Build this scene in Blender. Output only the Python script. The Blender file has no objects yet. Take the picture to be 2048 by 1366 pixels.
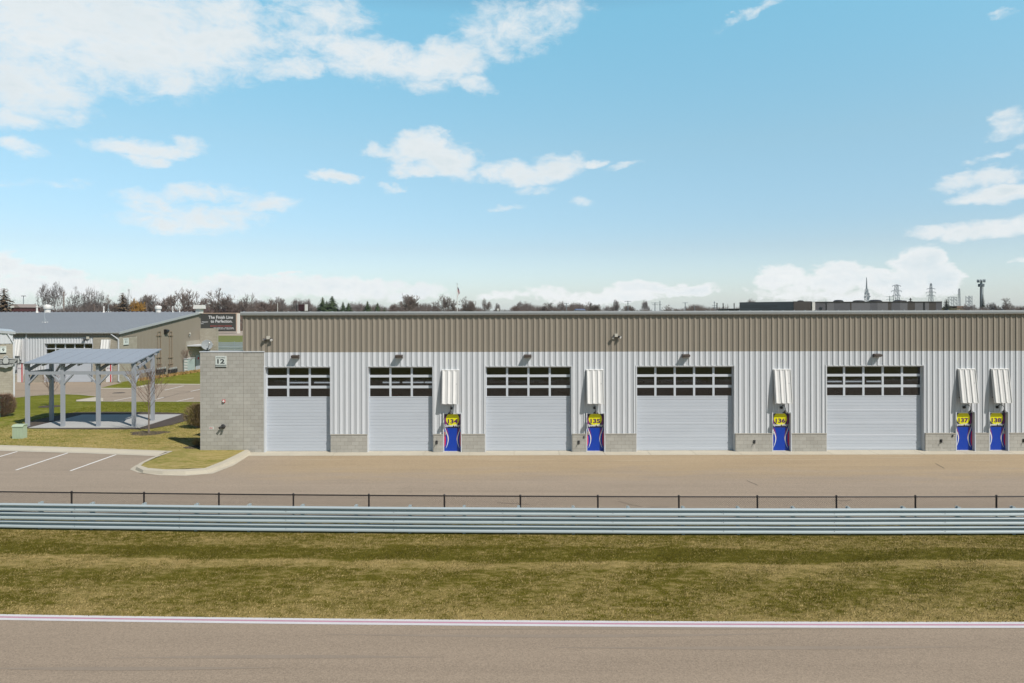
import bpy, math, random
import numpy as np
from mathutils import Vector, Matrix

# ------------------------------------------------------------------ camera, world, sun, exposure
scene = bpy.context.scene
COL = scene.collection
H, F, HY, ROLL = 7.82, 1365.0, 620.0, 0.0021      # drone height (m), focal length and horizon of the survey photo
SUN_EL, SUN_AZ = math.radians(49), math.radians(46)   # sun: 49 deg high, behind the camera to the right
SUN = Vector((math.sin(SUN_AZ) * math.cos(SUN_EL), -math.cos(SUN_AZ) * math.cos(SUN_EL), math.sin(SUN_EL)))

cam_d = bpy.data.cameras.new('camera')
cam_d.lens, cam_d.sensor_width, cam_d.shift_y = 36 * F / 2048, 36, -63 / 2048
cam_d.clip_start, cam_d.clip_end = 0.5, 9000
cam = bpy.data.objects.new('camera', cam_d)
COL.objects.link(cam)
cam.location = (0, 0, H)
cam.rotation_euler = (math.pi / 2, ROLL, 0)
scene.camera = cam

vs = scene.view_settings
vs.view_transform, vs.look, vs.gamma, vs.use_curve_mapping = 'Standard', 'None', 1, False
vs.exposure = 0.0

sun_d = bpy.data.lights.new('sun', 'SUN')
sun_d.energy, sun_d.angle, sun_d.color = 5.0, math.radians(0.53), (1.0, 0.93, 0.86)
sun = bpy.data.objects.new('sun', sun_d)
COL.objects.link(sun)
sun.rotation_euler = SUN.to_track_quat('Z', 'Y').to_euler()
sun.location = (0, 0, 60)


class NG:
    """small helper to wire node trees"""
    def __init__(s, nt):
        s.nt = nt
    def n(s, typ, **kw):
        nd = s.nt.nodes.new(typ)
        for k, v in kw.items():
            setattr(nd, k, v)
        return nd
    def link(s, a, b):
        s.nt.links.new(a, b)
    def put(s, sock, v):
        if isinstance(v, bpy.types.NodeSocket):
            s.link(v, sock)
        elif v is not None:
            sock.default_value = v
    def math(s, op, a, b=None, c=None, clamp=False):
        nd = s.n('ShaderNodeMath', operation=op, use_clamp=clamp)
        for i, v in enumerate((a, b, c)):
            if v is not None:
                s.put(nd.inputs[i], v)
        return nd.outputs[0]
    def vmath(s, op, a, b=None):
        nd = s.n('ShaderNodeVectorMath', operation=op)
        s.put(nd.inputs[0], a)
        if b is not None:
            s.put(nd.inputs[1], b)
        return nd
    def mix(s, f, a, b, blend='MIX'):
        nd = s.n('ShaderNodeMix', data_type='RGBA', blend_type=blend)
        s.put(nd.inputs[0], f)
        for i, v in ((6, a), (7, b)):
            if isinstance(v, tuple) and len(v) == 3:
                v = (*v, 1)
            s.put(nd.inputs[i], v)
        return nd.outputs[2]
    def noise(s, vec, scale, detail=4, rough=0.55, dist=0.0):
        nd = s.n('ShaderNodeTexNoise')
        s.put(nd.inputs['Vector'], vec)
        nd.inputs['Scale'].default_value = scale
        nd.inputs['Detail'].default_value = detail
        nd.inputs['Roughness'].default_value = rough
        nd.inputs['Distortion'].default_value = dist
        return nd.outputs[0]
    def ramp(s, f, stops):
        nd = s.n('ShaderNodeValToRGB')
        s.put(nd.inputs[0], f)
        el = nd.color_ramp.elements
        while len(el) < len(stops):
            el.new(0.5)
        for e, (p, c) in zip(el, stops):
            e.position = p
            e.color = (*c, 1) if len(c) == 3 else c
        return nd.outputs[0]
    def rng(s, v, a, b, c=0.0, d=1.0, smooth=False):
        nd = s.n('ShaderNodeMapRange', interpolation_type='SMOOTHSTEP' if smooth else 'LINEAR', clamp=True)
        for i, q in enumerate((v, a, b, c, d)):
            s.put(nd.inputs[i], q)
        return nd.outputs[0]


def build_world():
    w = bpy.data.worlds.new('World')
    scene.world = w
    w.use_nodes = True
    nt = w.node_tree
    nt.nodes.clear()
    g = NG(nt)
    out = g.n('ShaderNodeOutputWorld')
    bg = g.n('ShaderNodeBackground')
    bg.inputs['Strength'].default_value = 0.15
    g.link(bg.outputs[0], out.inputs[0])
    sky = g.n('ShaderNodeTexSky', sky_type='NISHITA')
    sky.sun_disc = False
    sky.sun_elevation = SUN_EL
    sky.sun_rotation = math.pi - SUN_AZ
    sky.altitude = 200
    sky.air_density, sky.dust_density, sky.ozone_density = 1.0, 0.8, 1.6
    d = g.n('ShaderNodeTexCoord').outputs['Generated']
    sp = g.n('ShaderNodeSeparateXYZ')
    g.link(d, sp.inputs[0])
    az = g.math('ARCTAN2', sp.outputs[0], sp.outputs[1])
    el = g.math('ARCSINE', sp.outputs[2])
    # sky tint by height above the horizon; upper sky darkened to cut fill light
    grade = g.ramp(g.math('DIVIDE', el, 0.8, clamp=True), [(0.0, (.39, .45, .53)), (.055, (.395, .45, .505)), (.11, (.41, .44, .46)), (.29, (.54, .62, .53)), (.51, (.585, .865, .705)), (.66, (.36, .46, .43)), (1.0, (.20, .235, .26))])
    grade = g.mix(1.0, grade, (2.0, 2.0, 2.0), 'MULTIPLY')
    tint = g.mix(1.0, sky.outputs[0], grade, 'MULTIPLY')
    rear = g.rng(sp.outputs[1], -0.5, 0.35, 0.55, 1.0, True)  # dims the sky behind the camera to weaken the fill light
    base = g.n('ShaderNodeCombineXYZ')
    g.link(az, base.inputs[0])
    g.link(el, base.inputs[1])
    ang = base.outputs[0]
    # fluffy displacement of the cloud outlines
    def warp(scale, amp, off):
        v = g.vmath('ADD', ang, off).outputs[0]
        v = g.vmath('MULTIPLY', v, (1.0, 1.9, 1.0)).outputs[0]
        nd = g.n('ShaderNodeTexNoise')
        nd.inputs['Scale'].default_value = scale
        nd.inputs['Detail'].default_value = 5
        nd.inputs['Roughness'].default_value = 0.62
        g.link(v, nd.inputs['Vector'])
        c = g.vmath('SUBTRACT', nd.outputs['Color'], (0.5, 0.5, 0.5)).outputs[0]
        return g.vmath('MULTIPLY', c, (amp, amp * 0.5, 0)).outputs[0]
    p = g.vmath('ADD', ang, warp(7.0, 0.10, (3.1, 1.7, 0))).outputs[0]
    p = g.vmath('ADD', p, warp(24.0, 0.030, (0.4, 5.2, 2))).outputs[0]
    p = g.vmath('ADD', p, warp(75.0, 0.011, (2.2, 0.7, 4))).outputs[0]
    # (x, y, rx, ry, opacity, tilt): cloud centres and radii, one entry per puff, in degrees*40 of sky
    C = [(150, 40, 440, 125, 1.1, 0), (330, 90, 230, 85, 1.1, -5), (60, 170, 150, 80, .95, 0), (440, 70, 120, 80, 1.05, 0),
         (330, 160, 90, 32, .9, 0), (640, 30, 110, 60, .75, 15), (610, 95, 70, 45, .6, 0), (585, 145, 70, 22, .8, -15),
         (740, 112, 200, 42, 1.05, 5), (880, 125, 95, 45, 1.05, -8), (930, 168, 42, 22, .9, 20), (1000, 60, 110, 52, .75, -15),
         (1090, 40, 90, 50, .65, -10), (700, 25, 60, 40, .55, 20),
         (40, 205, 130, 30, .65, 0), (40, 250, 85, 20, .85, 0), (45, 297, 60, 15, .75, 0), (140, 190, 30, 10, .6, 0),
         (290, 304, 130, 17, .95, -3), (280, 325, 42, 13, .8, 0), (380, 300, 40, 17, .6, 0),
         (845, 293, 62, 36, 1.25, 0), (785, 294, 45, 14, .9, -8), (900, 318, 75, 34, 1.2, 10), (850, 335, 50, 18, 1.0, 0),
         (1040, 345, 85, 24, 1.1, 6), (1120, 340, 75, 26, 1.1, -8), (1205, 326, 26, 9, .9, -5), (1080, 380, 40, 10, .6, 0),
         (675, 355, 55, 14, 1.05, 2), (787, 373, 27, 8, .6, 0), (1255, 335, 35, 7, .5, -6), (1163, 413, 22, 9, .5, 0), (1017, 416, 30, 6, .45, 0),
         (380, 387, 130, 17, .65, -3), (300, 410, 70, 20, .5, 0), (380, 440, 150, 28, .65, 3), (540, 405, 70, 14, .6, -2), (480, 430, 70, 22, .5, 0),
         (60, 365, 110, 12, .3, 0), (1505, 24, 62, 10, .55, -22), (2010, 27, 32, 9, .6, -5),
         (2020, 258, 52, 24, .75, -15), (1995, 280, 45, 10, .5, 0), (2045, 300, 24, 12, .6, 0), (1985, 320, 45, 9, .55, -10),
         (1960, 362, 105, 15, .9, -6), (2000, 388, 95, 18, 1.05, -3), (1890, 460, 120, 14, .75, -3), (2000, 452, 80, 20, .75, 0),
         (-10, 550, 60, 45, 1.0, 0), (90, 548, 90, 16, .8, -3), (120, 580, 160, 28, .75, 0), (330, 575, 90, 30, .65, 0), (450, 580, 95, 34, .8, 0), (560, 575, 90, 25, .65, 0),
         (690, 575, 130, 26, .75, 0), (830, 582, 80, 18, .55, 0), (580, 551, 36, 3, .9, 0),
         (1010, 600, 60, 12, .6, 0), (1110, 592, 75, 16, .75, 0), (1270, 582, 75, 22, 1.0, 0), (1190, 590, 60, 13, .7, 0), (1390, 585, 70, 15, .95, -4),
         (1570, 562, 62, 24, .95, 0), (1690, 552, 80, 22, 1.0, 0), (1840, 525, 62, 34, 1.3, 15), (1870, 560, 48, 34, 1.2, 0), (1790, 565, 80, 24, 1.1, 0), (1640, 590, 180, 16, .6, 0),
         (1665, 568, 90, 22, .8, 0), (2040, 510, 30, 8, .5, 0),
         (-1400, 300, 420, 80, .9, 0)]
    acc = None
    for cx, cy, rx, ry, op, tilt in C:
        X = (cx - 1024) / F
        a = math.atan(X) if abs(cx - 1024) < 1400 else X
        k = math.cos(math.atan(X)) if abs(cx - 1024) < 1400 else 1.0
        e = math.atan((HY - cy - ROLL * (cx - 1024 if abs(cx - 1024) < 1400 else 0)) / F * k)
        ra, re = rx / F * k * k * 1.12, ry / F * k * 1.18
        q = g.vmath('SUBTRACT', p, (a, e, 0)).outputs[0]
        if tilt:
            r = g.n('ShaderNodeVectorRotate', rotation_type='Z_AXIS')
            g.link(q, r.inputs['Vector'])
            r.inputs['Angle'].default_value = math.radians(tilt)
            q = r.outputs[0]
        q = g.vmath('MULTIPLY', q, (1 / ra, 1 / re, 0)).outputs[0]
        ln = g.vmath('DOT_PRODUCT', q, q).outputs['Value']
        ev = g.math('SUBTRACT', 1.0, ln)
        ev = g.math('MULTIPLY', ev, op)
        acc = ev if acc is None else g.math('MAXIMUM', acc, ev)
    nzh = g.noise(g.vmath('MULTIPLY', ang, (1.0, 1.7, 1.0)).outputs[0], 26.0, 9, 0.68, 0.35)
    nzl = g.noise(g.vmath('MULTIPLY', ang, (1.0, 1.5, 1.0)).outputs[0], 64.0, 7, 0.62, 0.2)
    lowk = g.rng(el, 0.05, 0.13, 1.0, 0.0)
    nz = g.math('MULTIPLY_ADD', g.math('SUBTRACT', nzl, nzh), g.math('MULTIPLY', lowk, 0.65), nzh)
    nz2 = g.noise(g.vmath('MULTIPLY', ang, (1.0, 2.2, 1.0)).outputs[0], 6.0, 5, 0.6)
    dens = g.math('MULTIPLY_ADD', g.math('SUBTRACT', nz, 0.5), 2.1, acc)
    dens = g.math('MULTIPLY_ADD', g.math('SUBTRACT', nz2, 0.5), 0.9, dens)
    mask = g.rng(dens, -0.10, g.rng(el, 0.02, 0.16, 0.60, 1.14), 0.0, 0.95, True)
    # haze band of thin cloud along the horizon
    hz = g.rng(el, 0.0, 0.13, 0.30, 0.0, True)
    mask2 = g.math('MAXIMUM', mask, hz)
    # cloud brightness: thicker parts slightly greyer
    shade = g.rng(g.math('ADD', g.math('MULTIPLY_ADD', nz2, 1.0, g.math('MULTIPLY', acc, 0.35)), g.math('MULTIPLY', g.math('SUBTRACT', nz, 0.5), 0.9)), 0.5, 1.3, 0.0, 1.0, True)
    lowb = g.rng(el, 0.03, 0.12, 1.06, 1.0)
    ccol = g.mix(shade, (6.0, 6.1, 6.1), (4.4, 5.05, 5.35))
    lc = g.n('ShaderNodeCombineColor')
    for i in range(3):
        g.link(lowb, lc.inputs[i])
    ccol = g.mix(1.0, ccol, lc.outputs[0], 'MULTIPLY')
    colr = g.mix(mask2, tint, ccol)
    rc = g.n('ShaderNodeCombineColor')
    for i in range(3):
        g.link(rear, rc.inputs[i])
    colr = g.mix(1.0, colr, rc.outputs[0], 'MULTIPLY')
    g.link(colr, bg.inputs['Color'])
    w.cycles.sampling_method = 'MANUAL'
    w.cycles.sample_map_resolution = 512


build_world()

# ------------------------------------------------------------------ helpers
rnd = random.Random(11)


def unroll(px, py):
    return py + (px - 1024) * ROLL


def G(px, py, z=0.0):
    """survey point on a level surface z"""
    d = (H - z) * F / (unroll(px, py) - HY)
    return Vector(((px - 1024) / F * d, d, z))


def zfar(d):
    """the ground falls gently behind the picnic shelter"""
    return 0.15 if d <= 57 else max(0.15 - 0.01342 * (d - 57), -0.45)


def GF(px, py, dz=0.0):
    d = (H - 0.915) / ((unroll(px, py) - HY) / F - 0.01342)
    if d < 57:
        d = (H - 0.15) * F / (unroll(px, py) - HY)
    return Vector(((px - 1024) / F * d, d, zfar(d) + dz))


def W(px, py, d):
    return Vector(((px - 1024) / F * d, d, H - (unroll(px, py) - HY) / F * d))


MATS = {}


def mat(name, col, rough=0.7, metal=0.0, var=0.0, vscale=1.5, fine=0.0, fscale=40.0, bump=0.0, spec=0.5, stretch=(1, 1, 1)):
    if name in MATS:
        return MATS[name]
    col = tuple(0.78 * q for q in col)
    m = bpy.data.materials.new(name)
    m.use_nodes = True
    g = NG(m.node_tree)
    b = m.node_tree.nodes['Principled BSDF']
    b.inputs['Roughness'].default_value = rough
    b.inputs['Metallic'].default_value = metal
    b.inputs['Specular IOR Level'].default_value = spec
    pos = g.n('ShaderNodeNewGeometry').outputs['Position']
    if stretch != (1, 1, 1):
        pos = g.vmath('MULTIPLY', pos, stretch).outputs[0]
    c = None
    if var or fine:
        f = g.noise(pos, vscale, 5, 0.6)
        f = g.math('MULTIPLY', g.math('SUBTRACT', f, 0.5), 2 * var)
        if fine:
            f2 = g.noise(pos, fscale, 3, 0.7)
            f = g.math('MULTIPLY_ADD', g.math('SUBTRACT', f2, 0.5), 2 * fine, f)
        f = g.math('ADD', f, 1.0)
        cc = g.n('ShaderNodeCombineColor')
        for i in range(3):
            g.link(f, cc.inputs[i])
        c = g.mix(1.0, (*col, 1), cc.outputs[0], 'MULTIPLY')
        g.link(c, b.inputs['Base Color'])
    else:
        b.inputs['Base Color'].default_value = (*col, 1)
    if bump:
        bp = g.n('ShaderNodeBump')
        bp.inputs['Strength'].default_value = bump
        bp.inputs['Distance'].default_value = 0.02
        g.link(g.noise(pos, fscale, 4, 0.7), bp.inputs['Height'])
        g.link(bp.outputs[0], b.inputs['Normal'])
    MATS[name] = m
    return m


def block_mat(name, c1, c2, mortar):
    m = bpy.data.materials.new(name)
    m.use_nodes = True
    g = NG(m.node_tree)
    b = m.node_tree.nodes['Principled BSDF']
    b.inputs['Roughness'].default_value = 0.9
    b.inputs['Specular IOR Level'].default_value = 0.2
    pos = g.n('ShaderNodeNewGeometry').outputs['Position']
    sp = g.n('ShaderNodeSeparateXYZ')
    g.link(pos, sp.inputs[0])
    cb = g.n('ShaderNodeCombineXYZ')
    g.link(g.math('ADD', sp.outputs[0], sp.outputs[1]), cb.inputs[0])
    g.link(sp.outputs[2], cb.inputs[1])
    br = g.n('ShaderNodeTexBrick', offset=0.5, squash=1.0)
    g.link(cb.outputs[0], br.inputs['Vector'])
    br.inputs['Scale'].default_value = 1.0
    br.inputs['Color1'].default_value = (*c1, 1)
    br.inputs['Color2'].default_value = (*c2, 1)
    br.inputs['Mortar'].default_value = (*mortar, 1)
    br.inputs['Mortar Size'].default_value = 0.007
    br.inputs['Mortar Smooth'].default_value = 0.2
    br.inputs['Bias'].default_value = 0.0
    br.inputs['Brick Width'].default_value = 0.4064
    br.inputs['Row Height'].default_value = 0.2032
    # stains and weathering with a shape of their own
    n1 = g.noise(pos, 0.9, 6, 0.65)
    n2 = g.noise(pos, 35.0, 3, 0.7)
    f = g.math('ADD', g.math('MULTIPLY', g.math('SUBTRACT', n1, 0.5), 0.45), 1.0)
    f = g.math('MULTIPLY_ADD', g.math('SUBTRACT', n2, 0.5), 0.28, f)
    cc = g.n('ShaderNodeCombineColor')
    for i in range(3):
        g.link(f, cc.inputs[i])
    g.link(g.mix(1.0, br.outputs[0], cc.outputs[0], 'MULTIPLY'), b.inputs['Base Color'])
    bp = g.n('ShaderNodeBump')
    bp.inputs['Strength'].default_value = 0.5
    bp.inputs['Distance'].default_value = 0.008
    g.link(g.math('MULTIPLY_ADD', n2, 0.5, g.math('SUBTRACT', 1.0, br.outputs[1])), bp.inputs['Height'])
    g.link(bp.outputs[0], b.inputs['Normal'])
    return m


def asphalt_mat(name, col, tan=None, patch=0.15):
    m = bpy.data.materials.new(name)
    m.use_nodes = True
    g = NG(m.node_tree)
    b = m.node_tree.nodes['Principled BSDF']
    b.inputs['Roughness'].default_value = 0.88
    b.inputs['Specular IOR Level'].default_value = 0.25
    pos = g.n('ShaderNodeNewGeometry').outputs['Position']
    st = g.vmath('MULTIPLY', pos, (0.35, 1.6, 1)).outputs[0]
    big = g.noise(st, 0.5, 5, 0.6)
    fine = g.noise(pos, 26.0, 2, 0.8)
    vor = g.n('ShaderNodeTexVoronoi')
    g.link(pos, vor.inputs['Vector'])
    vor.inputs['Scale'].default_value = 38.0
    grain = g.n('ShaderNodeSeparateColor')
    g.link(vor.outputs['Color'], grain.inputs[0])
    f = g.math('MULTIPLY_ADD', g.math('SUBTRACT', big, 0.5), 2 * patch, 1.0)
    f = g.math('MULTIPLY_ADD', g.math('SUBTRACT', fine, 0.5), 0.5, f)
    f = g.math('MULTIPLY_ADD', g.math('SUBTRACT', grain.outputs[0], 0.5), 0.30, f)
    # tyre-swept streaks along the lane and old stains
    lane = g.noise(g.vmath('MULTIPLY', pos, (0.05, 1.9, 1)).outputs[0], 0.9, 6, 0.65, 0.2)
    f = g.math('MULTIPLY_ADD', g.math('SUBTRACT', lane, 0.5), 0.34, f)
    spot = g.noise(pos, 0.33, 4, 0.7, 0.6)
    f = g.math('SUBTRACT', f, g.rng(spot, 0.60, 0.75, 0.0, 0.14, True))
    cc = g.n('ShaderNodeCombineColor')
    for i in range(3):
        g.link(f, cc.inputs[i])
    base = (*col, 1)
    if tan:
        # blown sand lying along the garage fronts
        sp = g.n('ShaderNodeSeparateXYZ')
        g.link(pos, sp.inputs[0])
        t = g.math('MULTIPLY_ADD', g.math('SUBTRACT', g.noise(st, 0.8, 5, 0.65), 0.5), 7.0, sp.outputs[1])
        k = g.rng(t, 30.5, 34.5, 0.0, 0.85, True)
        k = g.math('MULTIPLY', k, g.rng(sp.outputs[0], -16.0, -9.0, 0.0, 1.0, True))
        base = g.mix(k, (*col, 1), (*tan, 1))
    c = g.mix(1.0, base, cc.outputs[0], 'MULTIPLY')
    g.link(c, b.inputs['Base Color'])
    bp = g.n('ShaderNodeBump')
    bp.inputs['Strength'].default_value = 0.35
    bp.inputs['Distance'].default_value = 0.01
    g.link(fine, bp.inputs['Height'])
    g.link(bp.outputs[0], b.inputs['Normal'])
    return m


def grass_mat(name, green, straw, attr=False, blades=False, lo=0.38, hi=0.62, sc=0.55, front=False):
    m = bpy.data.materials.new(name)
    m.use_nodes = True
    g = NG(m.node_tree)
    b = m.node_tree.nodes['Principled BSDF']
    b.inputs['Roughness'].default_value = 0.85
    b.inputs['Specular IOR Level'].default_value = 0.12
    pos = g.n('ShaderNodeNewGeometry').outputs['Position']
    st = g.vmath('MULTIPLY', pos, (0.55, 1.3, 1)).outputs[0]
    n1 = g.noise(st, sc, 6, 0.65, 0.3)
    n2 = g.noise(g.vmath('MULTIPLY', pos, (0.8, 1.5, 1)).outputs[0], 3.2, 5, 0.7, 0.4)
    n3 = g.noise(pos, 30.0, 3, 0.75)
    f = g.math('MULTIPLY_ADD', g.math('SUBTRACT', n2, 0.5), 0.95, g.math('MULTIPLY_ADD', g.math('SUBTRACT', n1, 0.5), 0.6, 0.5))
    if attr:
        at = g.n('ShaderNodeAttribute', attribute_name='across')
        wob = g.math('MULTIPLY_ADD', g.math('SUBTRACT', g.noise(g.vmath('MULTIPLY', pos, (0.25, 1, 1)).outputs[0], 0.7, 3), 0.5), 0.24, at.outputs['Fac'])
        r = g.ramp(wob, [(0.0, (.44,) * 3), (0.10, (.50,) * 3), (0.20, (.52,) * 3), (0.25, (.33,) * 3), (0.38, (.33,) * 3), (0.42, (.66,) * 3), (0.47, (.60,) * 3), (0.52, (.48,) * 3), (0.62, (.46,) * 3), (0.85, (.50,) * 3), (0.94, (.58,) * 3), (1.0, (.62,) * 3)])
        f = g.math('ADD', f, g.math('MULTIPLY_ADD', r, 1.0, -0.5))
    if front:
        # the strip nearest the yard is drier
        sp = g.n('ShaderNodeSeparateXYZ')
        g.link(pos, sp.inputs[0])
        f = g.math('ADD', f, g.rng(sp.outputs[1], 41.0, 54.0, 0.13, -0.16))
    if blades:
        tn = g.n('ShaderNodeAttribute', attribute_name='tint')
        f = g.math('MULTIPLY_ADD', g.math('SUBTRACT', tn.outputs['Fac'], 0.5), 0.55, f)
    k = g.rng(f, lo - 0.12, hi + 0.12, 0, 1)
    mid = tuple(0.5 * (a + c) for a, c in zip(green, straw))
    dark = tuple(a * 0.8 for a in green)
    col = g.ramp(k, [(0.0, dark), (0.3, green), (0.62, mid), (1.0, straw)])
    v = g.math('MULTIPLY_ADD', g.math('SUBTRACT', n3, 0.5), 0.8, 1.0)
    if blades:
        v = g.math('MULTIPLY_ADD', tn.outputs['Fac'], 0.6, 0.62)
    cc = g.n('ShaderNodeCombineColor')
    for i in range(3):
        g.link(v, cc.inputs[i])
    g.link(g.mix(1.0, col, cc.outputs[0], 'MULTIPLY'), b.inputs['Base Color'])
    if not blades:
        bp = g.n('ShaderNodeBump')
        bp.inputs['Strength'].default_value = 0.8
        bp.inputs['Distance'].default_value = 0.05
        g.link(g.math('MULTIPLY_ADD', n2, 1.5, n3), bp.inputs['Height'])
        g.link(bp.outputs[0], b.inputs['Normal'])
    return m


class MB:
    """collects shapes in world coordinates; build() links them as ONE mesh object"""
    def __init__(s):
        s.v, s.f = [], []
    def quad(s, a, b, c, d):
        i = len(s.v)
        s.v += [tuple(a), tuple(b), tuple(c), tuple(d)]
        s.f.append((i, i + 1, i + 2, i + 3))
        return s
    def poly(s, pts):
        i = len(s.v)
        s.v += [tuple(p) for p in pts]
        s.f.append(tuple(range(i, i + len(pts))))
        return s
    def box(s, x0, x1, y0, y1, z0, z1):
        i = len(s.v)
        s.v += [(x, y, z) for z in (z0, z1) for y in (y0, y1) for x in (x0, x1)]
        s.f += [tuple(i + k for k in q) for q in ((0, 2, 3, 1), (4, 5, 7, 6), (0, 1, 5, 4), (2, 6, 7, 3), (0, 4, 6, 2), (1, 3, 7, 5))]
        return s
    def hexa(s, p):
        """8 corners: bottom 0-3 round, top 4-7 round"""
        i = len(s.v)
        s.v += [tuple(q) for q in p]
        s.f += [tuple(i + k for k in q) for q in ((3, 2, 1, 0), (4, 5, 6, 7), (0, 1, 5, 4), (1, 2, 6, 5), (2, 3, 7, 6), (3, 0, 4, 7))]
        return s
    def beam(s, a, b, w, h, up=Vector((0, 0, 1))):
        a, b = Vector(a), Vector(b)
        d = (b - a).normalized()
        if abs(d.dot(up)) > 0.98:
            up = Vector((0, 1, 0))
        sx = d.cross(up).normalized() * (w / 2)
        sy = sx.cross(d).normalized() * (h / 2)
        return s.hexa([a - sx - sy, a + sx - sy, b + sx - sy, b - sx - sy, a - sx + sy, a + sx + sy, b + sx + sy, b - sx + sy])
    def prism(s, pts, off):
        """polygon pts (3D) extruded by vector off"""
        off = Vector(off)
        n = len(pts)
        i = len(s.v)
        s.v += [tuple(p) for p in pts] + [tuple(Vector(p) + off) for p in pts]
        s.f.append(tuple(range(i + n - 1, i - 1, -1)))
        s.f.append(tuple(range(i + n, i + 2 * n)))
        for k in range(n):
            q = (k + 1) % n
            s.f.append((i + k, i + q, i + n + q, i + n + k))
        return s
    def tube(s, pts, r, n=8, r2=None, caps=True):
        pts = [Vector(p) for p in pts]
        r2 = r if r2 is None else r2
        i0 = len(s.v)
        m = len(pts)
        for k, p in enumerate(pts):
            d = (pts[min(k + 1, m - 1)] - pts[max(k - 1, 0)]).normalized()
            u = d.cross(Vector((0, 0, 1)) if abs(d.z) < 0.9 else Vector((0, 1, 0))).normalized()
            w = d.cross(u)
            rr = r + (r2 - r) * k / max(m - 1, 1)
            for q in range(n):
                t = 2 * math.pi * q / n
                s.v.append(tuple(p + u * (rr * math.cos(t)) + w * (rr * math.sin(t))))
        for k in range(m - 1):
            for q in range(n):
                a, b = i0 + k * n + q, i0 + k * n + (q + 1) % n
                s.f.append((a, b, b + n, a + n))
        if caps:
            s.f.append(tuple(i0 + q for q in range(n - 1, -1, -1)))
            s.f.append(tuple(i0 + (m - 1) * n + q for q in range(n)))
        return s
    def lathe(s, c, prof, n=16, axis=Vector((0, 0, 1))):
        """prof: (radius, distance along axis)"""
        axis = Vector(axis).normalized()
        u = axis.cross(Vector((0, 1, 0)) if abs(axis.y) < 0.9 else Vector((1, 0, 0))).normalized()
        w = axis.cross(u)
        i0 = len(s.v)
        c = Vector(c)
        for r, t in prof:
            for q in range(n):
                a = 2 * math.pi * q / n
                s.v.append(tuple(c + axis * t + u * (r * math.cos(a)) + w * (r * math.sin(a))))
        for k in range(len(prof) - 1):
            for q in range(n):
                a, b = i0 + k * n + q, i0 + k * n + (q + 1) % n
                s.f.append((a, b, b + n, a + n))
        s.f.append(tuple(i0 + q for q in range(n - 1, -1, -1)))
        s.f.append(tuple(i0 + (len(prof) - 1) * n + q for q in range(n)))
        return s
    def build(s, name, m, parent=None, smooth=False):
        me = bpy.data.meshes.new(name)
        o = Vector((0, 0, 0))
        q = parent
        while q is not None:
            o = o + Vector(q.location)
            q = q.parent
        me.from_pydata([(a - o.x, b - o.y, c - o.z) for a, b, c in s.v], [], s.f)
        me.materials.append(m)
        if smooth:
            for p in me.polygons:
                p.use_smooth = True
        ob = bpy.data.objects.new(name, me)
        COL.objects.link(ob)
        if parent:
            ob.parent = parent
        return ob


def tag(o, label, cat, group=None):
    o['label'], o['category'] = label, cat
    if group:
        o['group'] = group
    return o


def thing(name, label, cat, loc=(0, 0, 0), group=None):
    o = bpy.data.objects.new(name, None)
    o.empty_display_size = 0.3
    COL.objects.link(o)
    o.location = loc
    return tag(o, label, cat, group)


def kind(o, k='structure'):
    o['kind'] = k
    return o


def kids(o):
    return [c for c in COL.objects if c.parent is o]


def dup(root, loc, label, group=None, scale=None, rotz=None):
    r = root.copy()
    COL.objects.link(r)
    r.location = loc
    r['label'] = label
    if group:
        r['group'] = group
    if scale is not None:
        r.scale = scale
    if rotz is not None:
        r.rotation_euler = (0, 0, rotz)
    for ch in kids(root):
        c = ch.copy()
        COL.objects.link(c)
        c.parent = r
        for gch in kids(ch):
            q = gch.copy()
            COL.objects.link(q)
            q.parent = c
    return r


def text_shape(body, w=None, h=None, bold=0.0, shear=0.0, align='CENTER', spacing=1.0):
    """(verts, faces) of flat lettering centred on 0,0 in a plane (a, b)"""
    cu = bpy.data.curves.new('txt', 'FONT')
    cu.body, cu.align_x, cu.offset, cu.shear, cu.space_character = body, align, bold, shear, spacing
    cu.resolution_u = 3
    ob = bpy.data.objects.new('txt', cu)
    COL.objects.link(ob)
    dg = bpy.context.evaluated_depsgraph_get()
    me = bpy.data.meshes.new_from_object(ob.evaluated_get(dg))
    vs_ = [(v.co.x, v.co.y) for v in me.vertices]
    fs = [tuple(p.vertices) for p in me.polygons]
    bpy.data.objects.remove(ob)
    bpy.data.curves.remove(cu)
    bpy.data.meshes.remove(me)
    xs, ys = [a for a, b in vs_], [b for a, b in vs_]
    sw, sh = max(xs) - min(xs), max(ys) - min(ys)
    kx = w / sw if w else h / sh
    ky = h / sh if h else kx
    cx, cy = (max(xs) + min(xs)) / 2, (max(ys) + min(ys)) / 2
    return [((a - cx) * kx, (b - cy) * ky) for a, b in vs_], fs


def add_text(mb, body, c, right=Vector((1, 0, 0)), up=Vector((0, 0, 1)), **kw):
    v, f = text_shape(body, **kw)
    i = len(mb.v)
    c = Vector(c)
    mb.v += [tuple(c + right * a + up * b) for a, b in v]
    mb.f += [tuple(i + k for k in q) for q in f]
    return mb


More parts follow.
